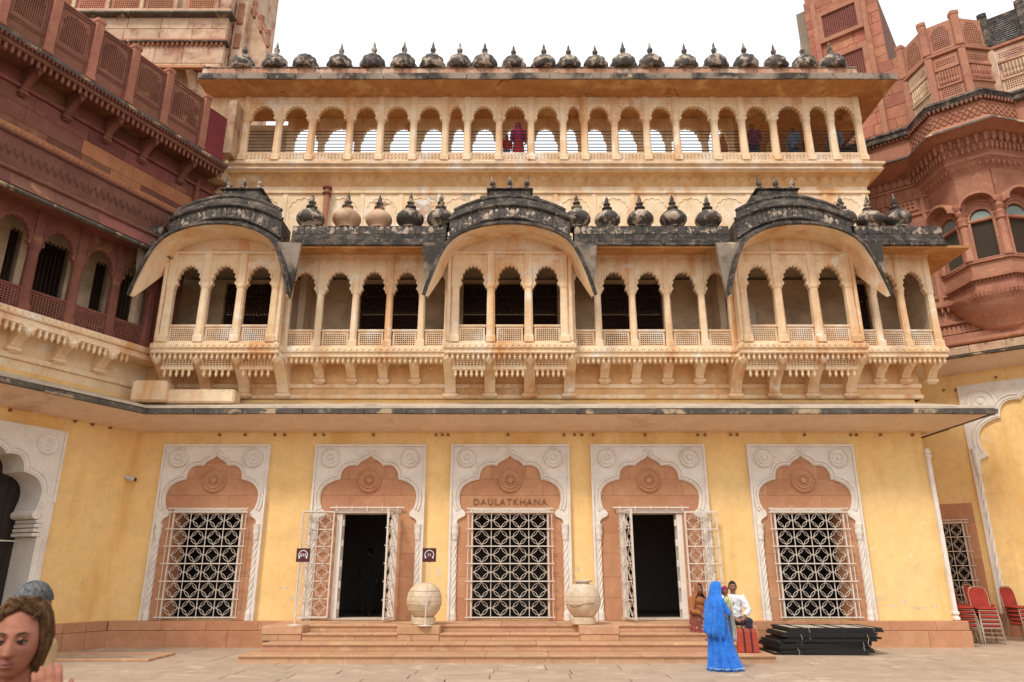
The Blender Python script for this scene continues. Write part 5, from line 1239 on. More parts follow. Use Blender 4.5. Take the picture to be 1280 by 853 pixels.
# low stone kerb round a drain in the paving
hx0, hz = at(75, 828, 15.4); hx = at(120, 820, 16.2)[0]
ht = thing('drain_kerb', 'low worn kerb framing a square drain cover in the paving by the left wing', 'drain', (hx, 16.5, .0))
for a, b_, c_, d_ in ((-1.5, 1.25, -.62, -.5), (-1.5, 1.25, .5, .62), (1.13, 1.25, -.5, .5), (-1.5, -1.38, -.5, .5)): put('kerb_bar', MB().box(a + .002, b_ - .002, c_ + .002, d_ - .002, .02, .075, .01), STP, ht)
put('cover', MB().box(-1.38, 1.13, -.5, .5, .018, .036), GND, ht)
put('cover_crack', MB().tube([(-.7, -.1, .037), (-.3, .02, .037), (.0, -.04, .037), (.3, .08, .037), (.6, .04, .037)], .008, 4), CRK, ht)

# red striped bag on the first step
bgx, _ = at(935, 816, 16.12)
bag = thing('striped_bag', 'brick red shopping bag with two dark stripes standing on the bottom step', 'bag', (bgx, 16.1, .172), R(-6))
BGR = mat('bag_red', (.46, .065, .03), (.38, .05, .028), 4., .8, rough=.6, bump=.2); BGD = mat('bag_dark', (.045, .02, .02), rough=.6, bump=.1)
put('bag_body', MB().loft([[(-w_, -d_, z), (0, -d_ - .012, z), (w_, -d_, z), (w_ + .01, 0, z), (w_, d_, z), (-w_, d_, z), (-w_ - .01, 0, z)] for w_, d_, z in ((.205, .075, 0), (.215, .085, .02), (.205, .075, .2), (.195, .055, .40), (.192, .03, .46))]), BGR, bag)
for u in (-.07, .075): put('stripe', MB().loft([[(u - .018, -d_ - .012 * (1 - abs(u) / .2) - .005, z), (u + .018, -d_ - .012 * (1 - abs(u) / .2) - .005, z), (u + .018, -d_ + .01, z), (u - .018, -d_ + .01, z)] for d_, z in ((.085, .015), (.075, .2), (.055, .40), (.03, .462))]), BGD, bag)
for yy in (-.03, .03): put('handle', MB().tube([(-.09, yy, .44), (-.08, yy * .6, .54), (-.03, yy * .3, .60), (.03, yy * .3, .60), (.08, yy * .6, .54), (.09, yy, .44)], .009, 6), BGD, bag, smooth=60)

# ================================================================== people
def skin(name, c): return mat(name, c, tuple(v * .82 for v in c), 8., .6, rough=.5, bump=.06, bsc=80, spec=.35, dist=.005)
SK_D = skin('skin_brown', (.26, .125, .075)); SK_M = skin('skin_dark', (.17, .085, .055)); SK_L = mat('skin_tan_shaded', (.37, .155, .095), (.28, .10, .062), 22., .8, rough=.6, bump=.12, bsc=160, spec=.2, dist=.004, grime=0)  # SK_L: tan deepened, the shade on her face put into the colour
HAIRD = mat('hair_black', (.012, .010, .009), rough=.45, bump=.3, bsc=90)
def head_mb(b, c, s=1., yaw=0., pitch=0., n=(56, 44), ears=True):
    """A head with brow, sockets, nose, lips and chin; the face looks along -Y before yaw."""
    M = Matrix.Translation(Vector(c)) @ Matrix.Rotation(yaw, 4, 'Z') @ Matrix.Rotation(pitch, 4, 'X')
    g = lambda u, m, w_: math.exp(-((u - m) / w_) ** 2)
    rings = []
    for j in range(1, n[1]):
        t = math.pi * j / n[1] - math.pi / 2; ring = []
        for i in range(n[0]):
            a = 2 * math.pi * i / n[0]
            x, y, z = .074 * math.cos(t) * math.cos(a), .095 * math.cos(t) * math.sin(a), .117 * math.sin(t)
            low = max(0, -z / .117)
            x *= 1 - .30 * low ** 1.7
            if y > 0: y *= 1.04 - .25 * low
            else: y *= 1 - .06 * g(z, .08, .05)
            if y < 0:
                f = min(1, -y / .05); ax = abs(x); d = 0
                prof = 0
                if z < .035: prof = max(0, min(1, (.035 - z) / .065))
                if z < -.030: prof = max(0, 1 - (-.030 - z) / .012)
                wn = .0085 + .006 * prof
                d += .026 * prof ** 1.2 * g(x, 0, wn)
                d += .006 * prof ** 4 * g(ax, .013, .007)
                d -= .013 * g(ax, .031, .017) * g(z, .014, .012)
                d += .0055 * g(ax, .030, .024) * g(z, .036, .009)
                d += .006 * g(ax, .046, .018) * g(z, -.016, .02)
                d += .0085 * g(x, 0, .024) * (g(z, -.0505, .006) + 1.1 * g(z, -.0645, .007)) - .005 * g(x, 0, .027) * g(z, -.0575, .0028)
                d -= .003 * g(x, 0, .02) * g(z, -.079, .006)
                d += .010 * g(x, 0, .024) * g(z, -.097, .015)
                y -= d * f
            ring.append(M @ (Vector((x, y, z)) * s))
        rings.append(ring)
    b.loft(rings)
    if ears:
        for s_ in (-1, 1): ell(b, M @ (Vector((s_ * .076, .012, -.002)) * s), .012 * s, .020 * s, .032 * s, 10, (Matrix.Rotation(yaw, 3, 'Z')))
    return M
def tube_s(b, pts, rad, n=12):
    """A limb through its joints, rounded between them."""
    P = [Vector(p) for p in pts]; out = []; rr = []
    for i in range(len(P) - 1):
        k = 5
        for q in range(k):
            t = q / k; out.append(P[i].lerp(P[i + 1], t)); rr.append(rad[i] * (1 - t) + rad[i + 1] * t)
    out.append(P[-1]); rr.append(rad[-1]); b.tube(out, rr, n)
    for p, r in ((P[0], rad[0]), (P[-1], rad[-1])): ell(b, p, r, r, r, 10)
    for p, r in zip(P[1:-1], rad[1:-1]): ell(b, p, r * 1.01, r * 1.01, r * 1.01, 10)
def hand_mb(b, w_, fwd, nrm, s=1., curl=.5, side=1, spread=.08):
    """Palm, four unequal bent fingers and a thumb from the side of the palm. nrm: out of the back of the hand."""
    f = Vector(fwd).normalized(); n_ = Vector(nrm); n_ = (n_ - f * n_.dot(f)).normalized(); t = f.cross(n_) * side; w_ = Vector(w_)
    R3 = Matrix((t, f, n_)).transposed()
    ell(b, w_ + f * .045 * s, .040 * s, .052 * s, .016 * s, 12, R3)
    for i, (u, L) in enumerate(((-.030, .060), (-.010, .074), (.011, .080), (.031, .070))):
        p = w_ + f * .080 * s + t * u * s; ang = .25 * curl; pts = [p - f * .02 * s]; d = (f + t * u * spread * 20).normalized()
        for k, fr in enumerate((.45, .32, .23)):
            dd = d * math.cos(ang) - n_ * math.sin(ang); pts.append(pts[-1] + dd * (L * fr * s + (.02 * s if k == 0 else 0))); ang += curl * 1.0
        b.tube(pts, [.0095 * s, .0092 * s, .0082 * s, .0068 * s], 8); ell(b, pts[-1], .0070 * s, .0070 * s, .0070 * s, 8)
        for q_ in pts[1:-1]: ell(b, q_, .0094 * s, .0094 * s, .0094 * s, 8)
    p = w_ + f * .03 * s + t * .036 * s
    pts = [p - t * .012 * s, p + (t * .7 + f * .7 - n_ * .3).normalized() * .034 * s, p + (t * .7 + f * .7 - n_ * .3).normalized() * .034 * s + (f * .9 + t * .15 - n_ * .45).normalized() * .032 * s]
    b.tube(pts, [.013 * s, .0105 * s, .008 * s], 8); ell(b, pts[-1], .0082 * s, .0082 * s, .0082 * s, 8); ell(b, pts[1], .0108 * s, .0108 * s, .0108 * s, 8)
def hair_cap(M, s, m_, par, z_line=.055, back=.0, bun=False):
    """A close cap of hair, cut away from the face."""
    b = MB(); rg = []; n = 28
    for j in range(12):
        t = R(90) - R(100) * j / 11; ring = []
        o_ = R(-58) + R(44) * max(0, min(1, (R(42) - t) / R(22)))
        for i in range(n + 1):
            a = o_ + (R(180) - 2 * o_) * i / n
            ring.append(M @ (Vector((.080 * math.cos(t) * math.cos(a), .008 + .100 * math.cos(t) * math.sin(a), .003 + .122 * math.sin(t))) * s))
        rg.append(ring)
    b.loft(rg, cap=False, closed=False)
    top = MB(); 
    for r in rg: pass
    # forelock closing the top front
    fr = []
    for j in range(6):
        t = R(90) - R(56) * j / 5
        fr.append([M @ (Vector((.080 * math.cos(t) * math.cos(a), .008 + .100 * math.cos(t) * math.sin(a), .003 + .122 * math.sin(t))) * s) for a in [R(-122) + R(64) * i / 10 for i in range(11)]])
    b.loft(fr, cap=False, closed=False)
    o = put('hair', b, m_, par, smooth=70); sm = o.modifiers.new('thick', 'SOLIDIFY'); sm.thickness = .012 * s; sm.offset = 0
    return o
def standing(loc, rz, h, label, shirt, legs, sk, arms=None, group=None, hairm=HAIRD, name='person', skirt=False, cat='person', turn=0., veil=None):
    k = h / 1.72; t = thing(name, label, cat, loc, rz, group)
    V = lambda x, y, z: (x * k, y * k, z * k)
    arms = arms or [((-.19, 0, 1.40), (-.24, .02, 1.13), (-.23, -.08, .90)), ((.19, 0, 1.40), (.24, .02, 1.13), (.23, -.08, .90))]
    b = MB(); M = head_mb(b, V(0, -.01, 1.595), k, turn)
    tube_s(b, [V(0, .01, 1.36), V(0, 0, 1.52)], [.06 * k, .055 * k])
    ell(b, V(0, 0, 1.22), .15 * k, .095 * k, .25 * k); ell(b, V(0, 0, .95), .15 * k, .10 * k, .14 * k)
    for s_ in (-1, 1):
        tube_s(b, [V(s_ * .085, 0, .92), V(s_ * .09, -.01, .50), V(s_ * .09, .02, .08)], [.08 * k, .055 * k, .038 * k])
        tube_s(b, [V(s_ * .09, .03, .04), V(s_ * .10, -.14, .03)], [.04 * k, .032 * k])
    for a in arms:
        tube_s(b, [V(*p) for p in a], [.05 * k, .042 * k, .03 * k]); d = Vector(a[2]) - Vector(a[1]); hand_mb(b, V(*a[2]), d, (1 if a[0][0] > 0 else -1, 0, .2), k, .5, -1 if a[0][0] > 0 else 1)
    put('body', solid(b, .011, 'body', fac=2), sk, t)
    c = MB(); tube_s(c, [V(0, 0, 1.10), V(0, 0, 1.42)], [.15 * k, .12 * k])
    ell(c, V(0, 0, 1.33), .215 * k, .115 * k, .125 * k); ell(c, V(0, 0, .97), .175 * k, .125 * k, .18 * k); ell(c, V(0, 0, 1.15), .165 * k, .12 * k, .26 * k)
    for a in arms: tube_s(c, [V(*a[0]), V(*a[1]), V(*(Vector(a[1]).lerp(Vector(a[2]), .75)))], [.068 * k, .056 * k, .045 * k])
    put('shirt', solid(c, .012, 'shirt', fac=3), shirt, t)
    c = MB()
    if skirt:
        rg = []
        for z, r in ((.02, .26), (.3, .23), (.6, .20), (.9, .175), (1.02, .15)): rg.append([V((r + .018 * math.sin(11 * a) * (1.1 - z)) * math.cos(a), (r * .8 + .018 * math.sin(11 * a + 1) * (1.1 - z)) * math.sin(a), z) for a in [2 * math.pi * i / 44 for i in range(44)]])
        put('skirt', MB().loft(rg), legs, t, smooth=70)
    else:
        ell(c, V(0, 0, .93), .165 * k, .115 * k, .13 * k)
        for s_ in (-1, 1): tube_s(c, [V(s_ * .085, 0, .9), V(s_ * .095, -.01, .5), V(s_ * .095, .02, .09)], [.098 * k, .075 * k, .062 * k])
        put('trousers', solid(c, .012, 'trousers', fac=3), legs, t)
    if veil:
        v = MB(); rg = []
        for z, rx, ry, oy in ((1.74, .03, .04, .0), (1.70, .085, .10, .0), (1.62, .10, .12, .005), (1.50, .12, .125, .02), (1.40, .20, .14, .02), (1.25, .24, .16, .02), (1.05, .25, .17, .02)):
            rg.append([V((rx + .008 * math.sin(9 * a)) * math.cos(a), oy + (ry + .008 * math.cos(7 * a)) * math.sin(a), z) for a in [R(-50) + R(280) * i / 40 for i in range(41)]])
        o = put('veil', MB().loft(rg, cap=False, closed=False), veil, t, smooth=70); m = o.modifiers.new('t', 'SOLIDIFY'); m.thickness = .008
    else: hair_cap(M, k, hairm, t)
    return t
def cloth(n, c, c2=None, sc=6., am=.7, **k): return mat(n, c, c2, sc, am, rough=.8, bump=.25, bsc=30, sheen=.2, **k)
WSH = mat('white_cotton', (.76, .75, .78), (.66, .66, .70), 8., .8, rough=.8, bump=.8, bsc=13, dist=.04, sheen=.2); NAV = cloth('navy_denim', (.020, .026, .055)); BLU = mat('blue_silk', (.014, .21, .74), (.008, .12, .56), 5., .9, rough=.6, bump=1., bsc=7, dist=.06, sheen=.3); MAG = cloth('magenta_cotton', (.42, .035, .12), (.30, .02, .08), 14., .9)
REDP = cloth('red_print', (.36, .03, .02), (.05, .03, .04), 22., 1., spot=(.50, .30, .06), sp_sc=16, sp_lo=.56, sp_hi=.62); ORG = cloth('orange_brown', (.36, .12, .035)); MARS = cloth('maroon_shirt', (.13, .02, .035)); CHK = cloth('blue_check', (.05, .08, .16), (.25, .28, .34), 30.); YLS = cloth('yellow_shawl', (.52, .33, .10)); LBL = cloth('pale_blue', (.14, .20, .28)); DRC = cloth('dark_cloth', (.02, .018, .02)); REDC = cloth('red_cloth', (.42, .02, .018)); TAN = cloth('tan_cloth', (.45, .30, .14)); OLV = cloth('olive_scarf', (.13, .11, .045))
EMB = cloth('embroidered_white', (.72, .70, .62), (.42, .44, .36), 30., .9); YGR = cloth('pale_lime', (.55, .55, .22)); CAP = cloth('maroon_wool', (.28, .02, .06))

# --- in the top gallery
ZF = 14.12
def gx(px, y=175, Y=20.3): return at(px, y, Y)[0]
standing((gx(648), 20.28, ZF), 0, 1.64, 'woman in a magenta sari at the open top gallery railing', MAG, REDC, SK_M, skirt=True, veil=MAG, group=None)
standing((gx(633.5), 20.25, ZF), R(10), 1.16, 'small child in red beside the magenta sari in the top gallery', REDC, LBL, SK_M)
standing((gx(943), 20.4, ZF), R(-35), 1.66, 'man in a maroon shirt and dark trousers behind the top gallery bars', MARS, NAV, SK_M)
standing((gx(977), 21.0, ZF), R(15), 1.58, 'person in a mustard shawl standing back in the top gallery', YLS, DRC, SK_M, skirt=True, veil=YLS)
standing((gx(994), 20.45, ZF), R(-60), 1.55, 'person in a blue checked shirt turned sideways in the top gallery', CHK, NAV, SK_M)
standing((gx(1021), 20.9, ZF), R(30), 1.62, 'person in dark clothes deep inside the top gallery corner', DRC, DRC, SK_M)
standing((gx(1047), 20.5, ZF), R(-50), 1.60, 'person in a pale blue shirt at the last arch of the top gallery', LBL, NAV, SK_M)
# --- in the left doorway
standing((at(458, 760, 21.2)[0], 21.2, .62), R(170), 1.78, 'dark figure standing inside the left open doorway', DRC, DRC, SK_M)

# --- seated man in a white shirt
mx_, _ = at(921, 780, 17.1)
def seated(loc, rz, label, shirt, legs, sk, armsL, armsR, knees=.20, skirt=False, foot_z=-.30, hairm=HAIRD, veil=None, lean=0.):
    t = thing('person', label, 'person', loc, rz)
    b = MB(); M = head_mb(b, (0, -.06 - lean, .742), 1.03)
    tube_s(b, [(0, -.01 - lean * .8, .55), (0, -.045 - lean, .69)], [.055, .052]); ell(b, (0, 0 - lean * .5, .38), .145, .095, .24); ell(b, (0, 0, .10), .16, .12, .12)
    lg = [[(s_ * .085, -.02, .09), (s_ * knees, -.43, .10), (s_ * knees * .92, -.40, foot_z + .07)] for s_ in (-1, 1)]
    for L, s_ in zip(lg, (-1, 1)): tube_s(b, L, [.075, .055, .04]); tube_s(b, [(L[2][0], -.39, foot_z + .04), (L[2][0] + s_ * .02, -.55, foot_z + .032)], [.042, .034])
    for a, s_ in ((armsL, -1), (armsR, 1)): tube_s(b, a, [.048, .04, .03]); hand_mb(b, a[2], Vector(a[2]) - Vector(a[1]), (s_ * .4, -.3, .8), .95, .7, -s_)
    put('body', solid(b, .0085, 'body', fac=2), sk, t)
    c = MB(); ell(c, (0, -.02 - lean * .8, .50), .205, .115, .12); ell(c, (0, -.0 - lean * .5, .33), .165, .125, .28); ell(c, (0, 0, .12), .175, .14, .13)
    for a in (armsL, armsR): tube_s(c, [a[0], a[1], Vector(a[1]).lerp(Vector(a[2]), .8)], [.07, .056, .044])
    # creases across the cloth
    me = solid(c, .009, 'shirt', fac=3)
    for v, nv in zip(me.vertices, [q.normal.copy() for q in me.vertices]): v.co += nv * (.006 * math.sin(v.co.z * 55 + v.co.x * 30 + math.sin(v.co.y * 40) * 1.5))
    put('shirt', me, shirt, t)
    c = MB()
    if skirt:
        rg = []
        for z, rx, y0, y1 in ((foot_z, .34, -.70, .02), (foot_z + .12, .32, -.62, .08), (-.05, .29, -.54, .14), (.10, .27, -.50, .16), (.18, .20, -.36, .14), (.24, .14, -.16, .10)):
            rg.append([((rx + .016 * math.sin(13 * a)) * math.cos(a), (y0 + y1) / 2 + ((y1 - y0) / 2 + .016 * math.sin(11 * a)) * math.sin(a), z) for a in [2 * math.pi * i / 52 for i in range(52)]])
        put('skirt', MB().loft(rg), legs, t, smooth=70)
    else:
        ell(c, (0, .0, .10), .17, .14, .125)
        for L in lg: tube_s(c, [L[0], L[1], (L[2][0], L[2][1], L[2][2] + .05)], [.098, .078, .066])
        me = solid(c, .009, 'trousers', fac=3)
        for v, nv in zip(me.vertices, [q.normal.copy() for q in me.vertices]): v.co += nv * (.004 * math.sin(v.co.z * 48 + v.co.y * 36))
        put('trousers', me, legs, t)
        for L, s_ in zip(lg, (-1, 1)):
            c = MB(); tube_s(c, [(L[2][0], -.385, foot_z + .043), (L[2][0] + s_ * .02, -.56, foot_z + .036)], [.05, .042]); put('shoe', solid(c, .008, 'shoe', fac=2), DRC, t)
    if veil:
        rg = []
        for z, rx, ry, oy in ((.90, .03, .04, -.05), (.87, .08, .10, -.05), (.78, .095, .115, -.05), (.66, .11, .12, -.03), (.56, .20, .14, -.01), (.40, .235, .15, 0), (.20, .22, .15, 0)):
            rg.append([((rx + .008 * math.sin(9 * a)) * math.cos(a), oy - lean + (ry + .008 * math.cos(7 * a)) * math.sin(a), z) for a in [R(-50) + R(280) * i / 40 for i in range(41)]])
        o = put('veil', MB().loft(rg, cap=False, closed=False), veil, t, smooth=70); m = o.modifiers.new('t', 'SOLIDIFY'); m.thickness = .008
    else:
        hair_cap(M, 1.03, hairm, t)
        for s_ in (-1, 1):
            put('eyebrow', MB().tube([M @ (Vector((s_ * x, -.089 - yy, z)) * .98) for x, yy, z in ((.014, .0, .034), (.030, -.002, .040), (.046, -.012, .034))], .0042, 5), HAIRD, t)
            put('eye', MB().tube([M @ (Vector((s_ * x, -.083 - yy, z)) * .98) for x, yy, z in ((.020, .0, .015), (.031, .002, .017), (.042, -.008, .014))], .0048, 5), HAIRD, t)
        put('moustache', MB().tube([M @ (Vector((x, -.099 + abs(x) * .35, -.043 - abs(x) * .12)) * .98) for x in (-.026, -.013, 0, .013, .026)], .0045, 5), HAIRD, t)
        if False: pass
    return t
sm_man = seated((mx_, 17.22, .63), R(-6), 'man in a white shirt and navy trousers sitting on the stone block', WSH, NAV, SK_D,
       ((-.19, -.02, .53), (-.25, -.17, .28), (-.06, -.44, .16)), ((.19, -.02, .53), (.27, -.14, .29), (.12, -.42, .19)))
sm_man.scale = (1.07,) * 3
wx_, _ = at(880, 780, 17.2)
seated((wx_, 17.62, .62), R(12), 'woman in an orange blouse and red printed skirt sitting on the steps', ORG, REDP, SK_M,
       ((-.17, -.02, .53), (-.25, -.18, .30), (-.14, -.42, .24)), ((.17, -.02, .53), (.23, -.20, .30), (.10, -.42, .24)), skirt=True, veil=ORG, foot_z=-.28, lean=.04)

# --- woman in the blue sari, seen from behind her left, carrying a child
bx_, _ = at(904, 842, 14.45)
sari = thing('person', 'woman in a bright blue sari standing with a child before the steps', 'person', (bx_, 14.5, .026), R(104))
b = MB(); M = head_mb(b, (0, -.03, 1.425), .95, 0, R(6))
tube_s(b, [(0, .02, 1.22), (0, -.01, 1.36)], [.052, .05]); ell(b, (0, .0, 1.10), .145, .10, .22); ell(b, (0, .01, .86), .16, .13, .14)
for s_ in (-1, 1): tube_s(b, [(s_ * .08, 0, .82), (s_ * .08, 0, .45), (s_ * .08, .02, .07)], [.08, .055, .036]); tube_s(b, [(s_ * .08, .03, .035), (s_ * .09, -.15, .03)], [.036, .028])
aL = ((-.17, 0, 1.22), (-.22, -.10, 1.0), (-.02, -.27, 1.02)); aR = ((.17, 0, 1.22), (.23, -.08, 1.0), (.10, -.28, 1.10))
for a, s_ in ((aL, -1), (aR, 1)): tube_s(b, a, [.045, .038, .028]); hand_mb(b, a[2], Vector(a[2]) - Vector(a[1]), (0, -1, .1), .9, .4, -s_)
put('body', solid(b, .010, 'body', fac=2), SK_D, sari)
def folds(a, z, n=13, am=.012, ph=0.): return am * (math.sin(n * a + 2.5 * z + ph) + .5 * math.sin((n * 1.7) // 1 * a - 3 * z))
rg = []
for z, rx, ry, oy in ((.012, .285, .33, -.07), (.05, .275, .31, -.065), (.25, .235, .25, -.04), (.50, .205, .205, -.01), (.70, .195, .19, .01), (.84, .19, .18, .01), (.95, .165, .15, .0)):
    am = .034 * (1.1 - z)
    rg.append([((rx + folds(a, z, 12, am)) * math.cos(a), oy + (ry + folds(a, z, 12, am)) * math.sin(a), z) for a in [2 * math.pi * i / 72 for i in range(72)]])
put('skirt', MB().loft(rg), BLU, sari, smooth=75)
hem = [((.285 + folds(a, .03, 12, .034 * 1.07) + .006) * math.cos(a), -.068 + (.325 + folds(a, .03, 12, .034 * 1.07) + .006) * math.sin(a), .045) for a in [2 * math.pi * i / 72 for i in range(72)]]
put('hem_border', MB().tube(hem, .012, 5, closed=True), cloth('pale_blue_border', (.10, .34, .74), (.40, .42, .38), 40., 1.), sari, smooth=80)
put('blouse', (lambda c: (ell(c, (0, 0, 1.12), .17, .12, .2), [tube_s(c, [a[0], a[1]], [.062, .052]) for a in (aL, aR)], solid(c, .012, 'blouse'))[-1])(MB()), BLU, sari)
rg = []
prof_v = ((1.565, .02, .03, -.02), (1.55, .065, .075, -.02), (1.50, .092, .112, -.015), (1.42, .102, .125, -.005), (1.34, .108, .128, .01), (1.27, .15, .14, .02), (1.20, .205, .155, .025), (1.10, .235, .17, .03), (.98, .245, .185, .04), (.86, .24, .20, .05), (.74, .22, .205, .06), (.66, .20, .20, .07))
for z, rx, ry, oy in prof_v:
    am = .020 if z < 1.25 else .008
    op = R(52) if z > 1.3 else R(62)
    rg.append([((rx + folds(a, z * 1.8, 9, am)) * math.cos(a), oy + (ry + folds(a, z * 1.8, 9, am, 1)) * math.sin(a) , z - (.05 * math.sin(a * .5) if z < .8 else 0) + (-.30 * (i / 60 - .5) * (1.2 - z) if z < 1.15 else 0)) for i, a in enumerate([-math.pi / 2 + op + (2 * math.pi - 2 * op) * i / 60 for i in range(61)])])
o = put('veil', MB().loft(rg, cap=False, closed=False), BLU, sari, smooth=75); m = o.modifiers.new('t', 'SOLIDIFY'); m.thickness = .008
# embroidered end of the shawl hanging at her side
rg = []
for z in (1.28, 1.15, 1.0, .85, .7, .58, .50):
    rg.append([(.02 + .04 * u + .006 * math.sin(9 * u * 3 + z * 6), -.285 - .03 * math.sin(3 * u) - (.02 if z < .8 else .0), z) for u in [(-1 + 2 * i / 12) * 1.9 for i in range(13)]])
o = put('shawl_end', MB().loft(rg, cap=False, closed=False), EMB, sari, smooth=75); m = o.modifiers.new('t', 'SOLIDIFY'); m.thickness = .008
for s_ in (-1, 1):
    c = MB(); c.box(-.04, .04, -.19, .06, .0, .016, .005); put('sandal', c, DRC, sari, loc=(s_ * .085, 0, .002))
# the child on her arm
dv = Vector((math.cos(R(104) - R(90)), math.sin(R(104) - R(90))))
cp = Vector((bx_, 14.5)) + dv * .21
ch = thing('person', 'baby in a maroon woollen cap held by the woman in blue', 'person', (cp.x, cp.y, 1.02), R(104) + R(150))
b = MB(); M = head_mb(b, (0, -.02, .385), .72); tube_s(b, [(0, 0, .27), (0, -.01, .33)], [.035, .035]); ell(b, (0, 0, .15), .075, .06, .14)
for s_ in (-1, 1): tube_s(b, [(s_ * .05, 0, .05), (s_ * .09, -.10, .04), (s_ * .09, -.10, -.10)], [.042, .035, .026]); tube_s(b, [(s_ * .08, 0, .24), (s_ * .12, -.06, .16), (s_ * .09, -.13, .17)], [.030, .026, .020]); ell(b, (s_ * .09, -.15, .17), .018, .024, .012)
put('body', solid(b, .007, 'body', fac=2), SK_D, ch)
c = MB(); ell(c, (0, 0, .15), .088, .075, .155); [tube_s(c, [(s_ * .08, 0, .24), (s_ * .12, -.06, .16)], [.04, .036]) for s_ in (-1, 1)]; put('romper', solid(c, .008, 'romper'), YGR, ch)
b = MB(); rg = []
for j in range(9):
    t = R(90) - R(80) * j / 8; rg.append([M @ (Vector((.086 * math.cos(t) * math.cos(a), .008 + .104 * math.cos(t) * math.sin(a), .03 + .105 * math.sin(t))) * .72) for a in [2 * math.pi * i / 24 for i in range(24)]])
put('cap', MB().loft(rg), CAP, ch, smooth=70)

# --- woman close to the camera: face, hair, hand raised to her jaw
fx_, fy_, fz_ = -1.635, 2.55, 1.530
fw = thing('person', 'brown haired woman close by with her hand raised to her jaw', 'person', (fx_, fy_ + .02, 0), 0)
FYAW = R(20)
b = MB(); Mh = head_mb(b, (0, 0, fz_), .98, FYAW, R(3), n=(110, 90), ears=True)
tube_s(b, [(0, .06, fz_ - .25), (0, .035, fz_ - .06)], [.062, .056]); ell(b, (0, .07, 1.15), .17, .10, .24); ell(b, (0, .08, .85), .17, .12, .15)
tube_s(b, [(-.18, .07, 1.31), (-.24, .05, 1.05), (-.2, -.12, .9)], [.05, .04, .028])
tube_s(b, [(.17, .06, 1.31), (.25, -.02, 1.08), (.215, -.12, 1.335)], [.05, .042, .027])
for s_ in (-1, 1): tube_s(b, [(s_ * .09, .08, .85), (s_ * .09, .07, .45), (s_ * .09, .09, .06)], [.085, .055, .036]); tube_s(b, [(s_ * .09, .1, .035), (s_ * .1, -.07, .03)], [.036, .03])
hand_mb(b, (.222, -.125, 1.335), (-.26, -.02, 1), (.50, -.80, .2), 1., .48, 1, .08); hand_mb(b, (-.2, -.12, .9), (.1, -1, -.2), (-.2, 0, 1), 1., .5, 1)
put('body', solid(b, .0042, 'body', fac=2), SK_L, fw)
c = MB(); ell(c, (0, .07, 1.22), .205, .125, .14); ell(c, (0, .07, 1.05), .18, .125, .3); ell(c, (0, .08, .82), .19, .14, .17)
tube_s(c, [(-.18, .07, 1.31), (-.24, .05, 1.05)], [.07, .06]); tube_s(c, [(.17, .06, 1.31), (.20, -.03, 1.12)], [.07, .058])
put('shirt', solid(c, .01, 'shirt'), OLV, fw)
c = MB(); ell(c, (0, .08, .82), .18, .14, .13)
for s_ in (-1, 1): tube_s(c, [(s_ * .09, .08, .82), (s_ * .095, .07, .45), (s_ * .095, .09, .08)], [.1, .07, .055])
put('trousers', solid(c, .012, 'trousers'), NAV, fw)
HB = mat('brown_hair', (.070, .032, .013), (.15, .075, .030), 30., 1., rough=.6, bump=.5, bsc=120, spec=.15); HB2 = mat('light_brown_hair', (.26, .145, .06), (.14, .07, .03), 30., 1., rough=.6, spec=.15, bump=.4, bsc=120)
def P(x, y, z): return Mh @ (Vector((x, y, z)) * .98)
# cap of hair with a raised front, then locks swept back and falling beside the face
rg = []; n = 40
for j in range(16):
    t = R(90) - R(128) * j / 15; row = []
    for i in range(n + 1):
        front = math.acos(max(-1, min(1, 1)))
        hl = R(50)                                  # elevation of the hairline over the brow
        k_ = max(0, min(1, (hl - t) / R(40)))
        a0 = R(-90) + R(64) * min(1, k_ * 2.2) ** .5 * (1 if t < hl else 0)
        a = a0 + (R(360) - 2 * (a0 + R(90))) * i / n
        bump_ = .0035 * math.sin(26 * a + 4 * t) + .0025 * math.sin(51 * a - 3 * t)
        row.append(P((.083 + bump_) * math.cos(t) * math.cos(a), .012 + (.106 + bump_) * math.cos(t) * math.sin(a), .004 + (.131 + bump_) * math.sin(t)))
    rg.append(row)
hr = put('hair', MB().loft(rg, cap=False, closed=False), HB, fw, smooth=80); m = hr.modifiers.new('t', 'SOLIDIFY'); m.thickness = .014; m.offset = 0
hrnd = random.Random(3)
lk1, lk2 = MB(), MB()
for q in range(420):
    a = R(hrnd.uniform(-205, 25)); df = abs(a + R(90)); el = R(hrnd.uniform(50, 66)) if df < R(35) else (R(hrnd.uniform(32, 56)) if df < R(60) else R(hrnd.uniform(0, 50)))
    pts = []; K = 9; r0 = hrnd.uniform(.99, 1.045) if q % 9 else hrnd.uniform(1.05, 1.10)
    sd_ = 1 if math.cos(a) > 0 else -1
    for k_ in range(K):
        f = k_ / (K - 1); e = el + (R(78) - el) * math.sin(f * math.pi) * .55 - f * R(15); aa = a + (R(90 if sd_ > 0 else -270) - a) * f * .92
        pts.append(P(.087 * r0 * math.cos(e) * math.cos(aa), .012 + .110 * r0 * math.cos(e) * math.sin(aa), .006 + .136 * r0 * math.sin(e) + .006 * math.sin(f * 5 + q)))
    (lk1 if hrnd.random() < .6 else lk2).tube(pts, [.0010 + .0016 * math.sin(math.pi * (k_ + .6) / K) for k_ in range(K)], 5)
